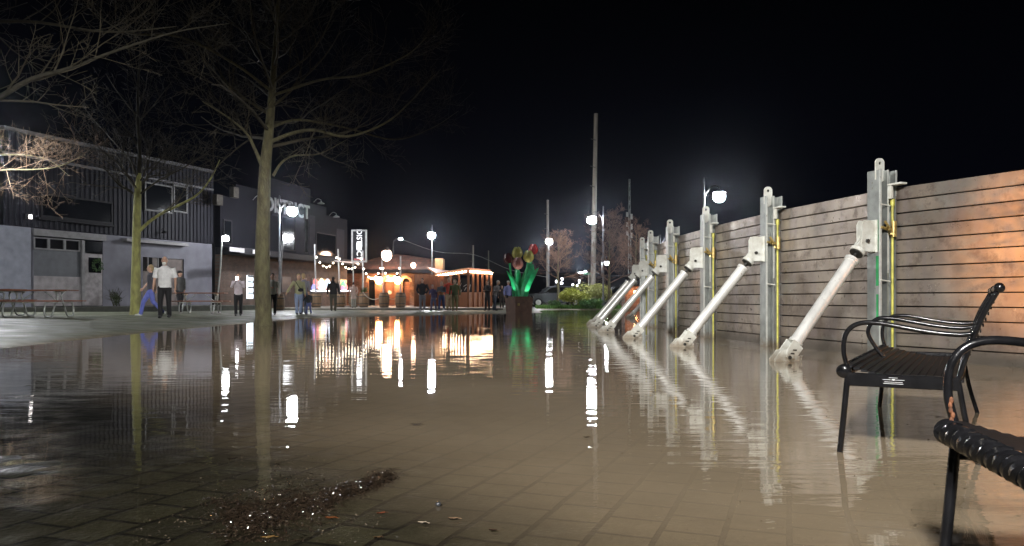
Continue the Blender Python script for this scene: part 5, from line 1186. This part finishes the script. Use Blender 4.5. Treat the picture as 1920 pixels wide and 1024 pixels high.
def addz(label,px,Y,h,face,**k): b=onground(px,Y); b.z=max(b.z,.16) if (Y>45.5 and -13.5<b.x<-.5) else b.z; return person(label,b,h,R(face),**k)
add('bald bearded man in a white short sleeved shirt and black trousers walking',309,596.5,481,8,top=(.80,.80,.80),trousers=(.012,.012,.014),sleeve='short',beard=True,bald=True,hair='grey',stride=.10,wide=1.12,arms=('down','down'),fine=True)
b=foot(283,593); person('person in a dark top and bright blue jeans striding left behind the bald man',b,1.66,R(-70),(.06,.06,.075),(.13,.16,.50),'blond',shoe=(.55,.58,.55),stride=.30,sleeve='short',arms=('swing','back'))
addz('person in a grey jacket and black cap standing by the picnic table',337,34,1.74,60,top=(.09,.09,.09),trousers=(.03,.03,.035),hat=(.012,.012,.012),arms=('down','pocket'))
addz('person in a pale pink jacket holding a glowing phone before the face',447,28.9,1.52,10,top=(.55,.48,.52),trousers=(.012,.012,.014),hair='brown',arms=('phone','phone'),phone=True,stride=.05)
add('man in a pale shirt and black trousers beside the big tree trunk',511,591,513,15,top=(.50,.49,.44),trousers=(.012,.012,.014),arms=('front','down'),stride=.10)
add('man in a yellow grey top and light jeans carrying a crossbody bag',560,590,514,25,top=(.30,.30,.17),trousers=(.22,.28,.42),arms=('out','down'),bag=True,bald=False,hair='blond',stride=.08)
addz('person in a grey jacket just behind the man with the crossbody bag',569,33.5,1.68,200,top=(.22,.22,.26),trousers=(.10,.12,.16),hair='blond',stride=.10)
add('child in a black top and blue trousers beside the man with the bag',579,590,546,-15,top=(.015,.018,.02),trousers=(.07,.09,.22),hair='brown',stride=.14,arms=('out','down'))
addz('figure in a long dark coat waiting by the taproom counter',625,41,1.75,180,top=(.015,.015,.017),trousers=(.07,.065,.05),hood=True,stride=.02,wide=1.15)
addz('person in a pale pink hooded coat seen from behind',663,46.5,1.50,180,top=(.52,.40,.36),trousers=(.30,.30,.26),hood=True,long_coat=True,stride=.02,arms=('pocket','pocket'))
add('man in a black jacket and grey jeans with white shoes, leftmost of the right group',792,583.5,522,-10,top=(.015,.017,.022),trousers=(.17,.17,.20),shoe=(.75,.75,.75),arms=('pocket','pocket'),wide=1.1,stride=.05)
add('person in a purple jacket crouching forward between black and striped jackets',813,583,534,-30,top=(.07,.06,.16),trousers=(.10,.11,.20),hair='grey',lean=.12,arms=('front','down'))
add('person in a grey, white and orange banded sweater and blue jeans',828,583,528,-20,top=(.10,.11,.13),trousers=(.05,.08,.20),hair='blond',stripe=(.55,.22,.10),arms=('front','front'),shoe=(.5,.5,.5))
add('man in a red jacket and tan trousers behind the olive hoodie',842,582,521,10,top=(.55,.06,.03),trousers=(.38,.27,.16),hair='grey',arms=('down','down'),stride=.05)
add('person in an olive green hoodie and khaki trousers',853,583,524,-8,top=(.10,.12,.045),trousers=(.22,.20,.09),hair='blond',hood=True,stride=.07,wide=1.1,shoe=(.10,.02,.02))
addz('person in black with a pale lanyard, left one of the pair by the patio',914,43,1.62,-40,top=(.02,.02,.022),trousers=(.02,.02,.022),hair='brown',arms=('front','front'),stride=.05)
addz('person in a grey jacket leaning forward, right one of the pair by the patio',927,43,1.62,60,top=(.16,.15,.15),trousers=(.03,.04,.06),hair='grey',arms=('front','front'),lean=.2,stride=.1)
addz('person in a white and blue jacket just left of the tulip planter',953,45,1.65,20,top=(.22,.24,.48),trousers=(.05,.05,.06),hat=(.5,.5,.5),stride=.05)
addz('seated looking dark figure between the leaning pair and the planter',941,46,1.30,0,top=(.05,.035,.025),trousers=(.04,.03,.025),stride=.05)

# ---------------------------------------------------------------- debris
rr=random.Random(12)
def gpt(px,py): Y=EYE*F/(py-HY); return ((px-HX)/F*Y,Y)
spine=[(735,893,11),(705,903,15),(675,915,13),(640,925,16),(605,938,20),(570,945,28),(530,955,32),(490,965,34),(455,985,30),(425,940,16)]
mb=MB(); chips=MB()
def chip(mbx,x,y,z,L_,w_,rr):
    a=rr.uniform(0,6.28); tl_=rr.uniform(-.5,.5); d=Vector((math.cos(a),math.sin(a),tl_)).normalized()*L_; s=Vector((-math.sin(a),math.cos(a),rr.uniform(-.6,.6)))*w_; c=Vector((x,y,z)); u=Vector((0,0,w_*.5))
    mbx.add([c-d-s*.3,c-s,c+d,c+s,c+u],[(0,1,4),(1,2,4),(2,3,4),(3,0,4),(3,2,1,0)])
for i in range(len(spine)-1):
    (x0,y0,w0),(x1,y1,w1)=spine[i],spine[i+1]; dense=i<4
    for k in range(800 if dense else 620):
        f=rr.random(); px=x0+(x1-x0)*f; py=y0+(y1-y0)*f+rr.gauss(0,1)*(w0+(w1-w0)*f)*(.42 if dense else rr.choice((.35,.6,1.1))); px+=rr.gauss(0,6 if dense else 26)
        x,y=gpt(px,min(1015,py)); z=max(0,ground(x,y))+rr.random()**3*(.013 if dense else .005)
        chip(mb,x,y,z,rr.choice((.004,.006,.009,.02))*rr.uniform(.7,1.3),rr.uniform(.0012,.005),rr)
for k in range(110):
    f=rr.random()*(len(spine)-2); i=int(f); (x0,y0,w0),(x1,y1,w1)=spine[i],spine[i+1]; f-=i; x,y=gpt(x0+(x1-x0)*f+rr.gauss(0,10),min(1012,y0+(y1-y0)*f+rr.gauss(0,1)*w0*.55)); a=rr.uniform(0,6.28); l=rr.uniform(.02,.07); z=max(0,ground(x,y))+.004
    mb.tube([(x,y,z),(x+math.cos(a)*l*.5,y+math.sin(a)*l*.5,z+.006),(x+math.cos(a+.3)*l,y+math.sin(a+.3)*l,z+.001)],[.0011,.0009,.0006],4)
o=mb.build('leaf_litter',mat('soaked_mulch',(.026,.018,.012),.10,0,.6,50,rnd=0),smooth=0,fix=False); o['kind']='stuff'; o['label']='dark soaked leaf and bark litter washed into a drift on the pavers'
mb=MB()
for k in range(700):
    px=rr.uniform(250,720); py=rr.uniform(850,1020); x,y=gpt(px,py); chip(mb,x,y,max(0,ground(x,y))+.002,rr.uniform(.002,.007),rr.uniform(.001,.003),rr)
for k in range(160):
    px=rr.uniform(300,1850); py=rr.uniform(760,1020); x,y=gpt(px,py); chip(mb,x,y,.001,rr.uniform(.003,.010),rr.uniform(.001,.004),rr)
o=mb.build('scattered_bits',mat('pale_bits',(.10,.08,.055),.2,0,.6,50),smooth=0,fix=False); o['kind']='stuff'; o['label']='fine scattered plant bits on the wet pavers'
leafs=[(715,966,.016,'reddish',(.16,.05,.025)),(620,975,.018,'rust brown',(.18,.06,.02)),(850,976,.017,'tan and dark',(.20,.13,.08)),(792,984,.015,'pale',(.40,.33,.25)),(924,998,.014,'dark brown',(.05,.03,.02)),(780,798,.03,'floating dark',(.03,.02,.015)),(436,863,.022,'long dark',(.03,.02,.015)),(708,1012,.012,'small brown',(.10,.06,.03)),(1100,822,.016,'floating brown',(.06,.04,.02)),(502,1012,.02,'yellow brown',(.25,.15,.05))]
for i,(px,py,s,cn,col) in enumerate(leafs):
    x,y=gpt(px,py); z=max(0,ground(x,y))+.004; mb=MB(); a=rr.uniform(-.5,.6); n=7; vs=[];fs=[]
    for k in range(n):
        f=k/(n-1); w_=s*.45*math.sin(math.pi*f)+.0008; xx=(f-.5)*2*s; zz=.35*s*abs(f-.5)
        for q in (-1,0,1):
            vs.append((xx,q*w_,zz+abs(q)*.002+.0015)); 
    vs+=[(v[0],v[1],v[2]-.0012) for v in vs]; m_=n*3
    for k in range(n-1):
        for q in range(2): a0=k*3+q; fs+=[(a0,a0+1,a0+4,a0+3),(m_+a0+3,m_+a0+4,m_+a0+1,m_+a0)]
    mb.add(vs,fs); mb.tube([(s,0,.35*s*.5),(s*1.5,0,.002)],.0008,4); o=mb.build('fallen_leaf',mat('wet_leaf',col,.25,0,.4,60),smooth=60,fix=False); o.location=(x,y,z); o.rotation_euler=(0,0,a)
    tag(o,cn+' curled leaf '+['left of the round pebble, upper','beside the tail of the litter drift','right of the round pebble','near the bottom middle of the photo','at the bottom, right of the others','on the open brown water','above the litter drift at left','lowest, under the litter drift','far out toward the struts','in the corner of the litter drift'][i],'leaf','loose leaves around the litter')
x,y=gpt(822,949); mb=MB(); mb.ell((0,0,.006),(.011,.010,.009),12,8); o=mb.build('pebble',mat('wet_pebble',(.04,.042,.045),.12,0,.4,90)); o.location=(x,y,0); tag(o,'small round dark pebble alone on the brown silt','pebble')

# ---------------------------------------------------------------- world, camera, render
w=bpy.data.worlds.new('World'); bpy.context.scene.world=w; w.use_nodes=True
nt=w.node_tree; bg=nt.nodes['Background']; sky=nt.nodes.new('ShaderNodeTexSky'); sky.sky_type='NISHITA'; sky.sun_disc=False; sky.sun_elevation=R(-6); sky.sun_rotation=R(200)
tcw=nt.nodes.new('ShaderNodeTexCoord'); sep=nt.nodes.new('ShaderNodeSeparateXYZ'); nt.links.new(tcw.outputs['Generated'],sep.inputs[0])
cr=nt.nodes.new('ShaderNodeValToRGB'); cr.color_ramp.elements[0].position=0; cr.color_ramp.elements[0].color=(.0016,.0019,.0040,1); cr.color_ramp.elements[1].position=.35; cr.color_ramp.elements[1].color=(.0003,.0004,.0007,1)
nt.links.new(sep.outputs['Z'],cr.inputs[0]); nt.links.new(cr.outputs[0],bg.inputs[0]); bg.inputs[1].default_value=1.0
nt.nodes.remove(sky)
cam=bpy.data.cameras.new('Camera'); co=bpy.data.objects.new('Camera',cam); C.objects.link(co); co.location=(0,0,EYE); co.rotation_euler=(R(90),0,0)
cam.sensor_width=36; cam.lens=F/1920*36; cam.shift_y=48/1920; cam.clip_start=.05; cam.clip_end=2000
sc=bpy.context.scene; sc.camera=co
sc.view_settings.view_transform='Standard'; sc.view_settings.look='None'; sc.view_settings.exposure=0; sc.view_settings.gamma=1
mb=MB(); mb.box(-60,60,-25,200,-1.2,14); hz=mb.build('haze',[],smooth=0); hz['kind']='stuff'; hz['label']='thin damp night air that glows round the lamps'  # haze box added for the glow round the lamps
hm=bpy.data.materials.new('damp_air'); hm.use_nodes=True; n_=hm.node_tree; n_.nodes.clear(); oo=n_.nodes.new('ShaderNodeOutputMaterial'); pv=n_.nodes.new('ShaderNodeVolumePrincipled'); pv.inputs['Density'].default_value=.0002; pv.inputs['Anisotropy'].default_value=.955; pv.inputs['Color'].default_value=(.8,.85,1,1); n_.links.new(pv.outputs[0],oo.inputs['Volume']); hz.data.materials.append(hm)
cy=sc.cycles; cy.volume_bounces=0; cy.use_denoising=True
try: cy.denoiser='OPENIMAGEDENOISE'
except Exception: pass
cy.use_light_tree=True; cy.max_bounces=6; cy.diffuse_bounces=2; cy.glossy_bounces=4; cy.transparent_max_bounces=8; cy.sample_clamp_indirect=6; cy.caustics_reflective=False; cy.caustics_refractive=False
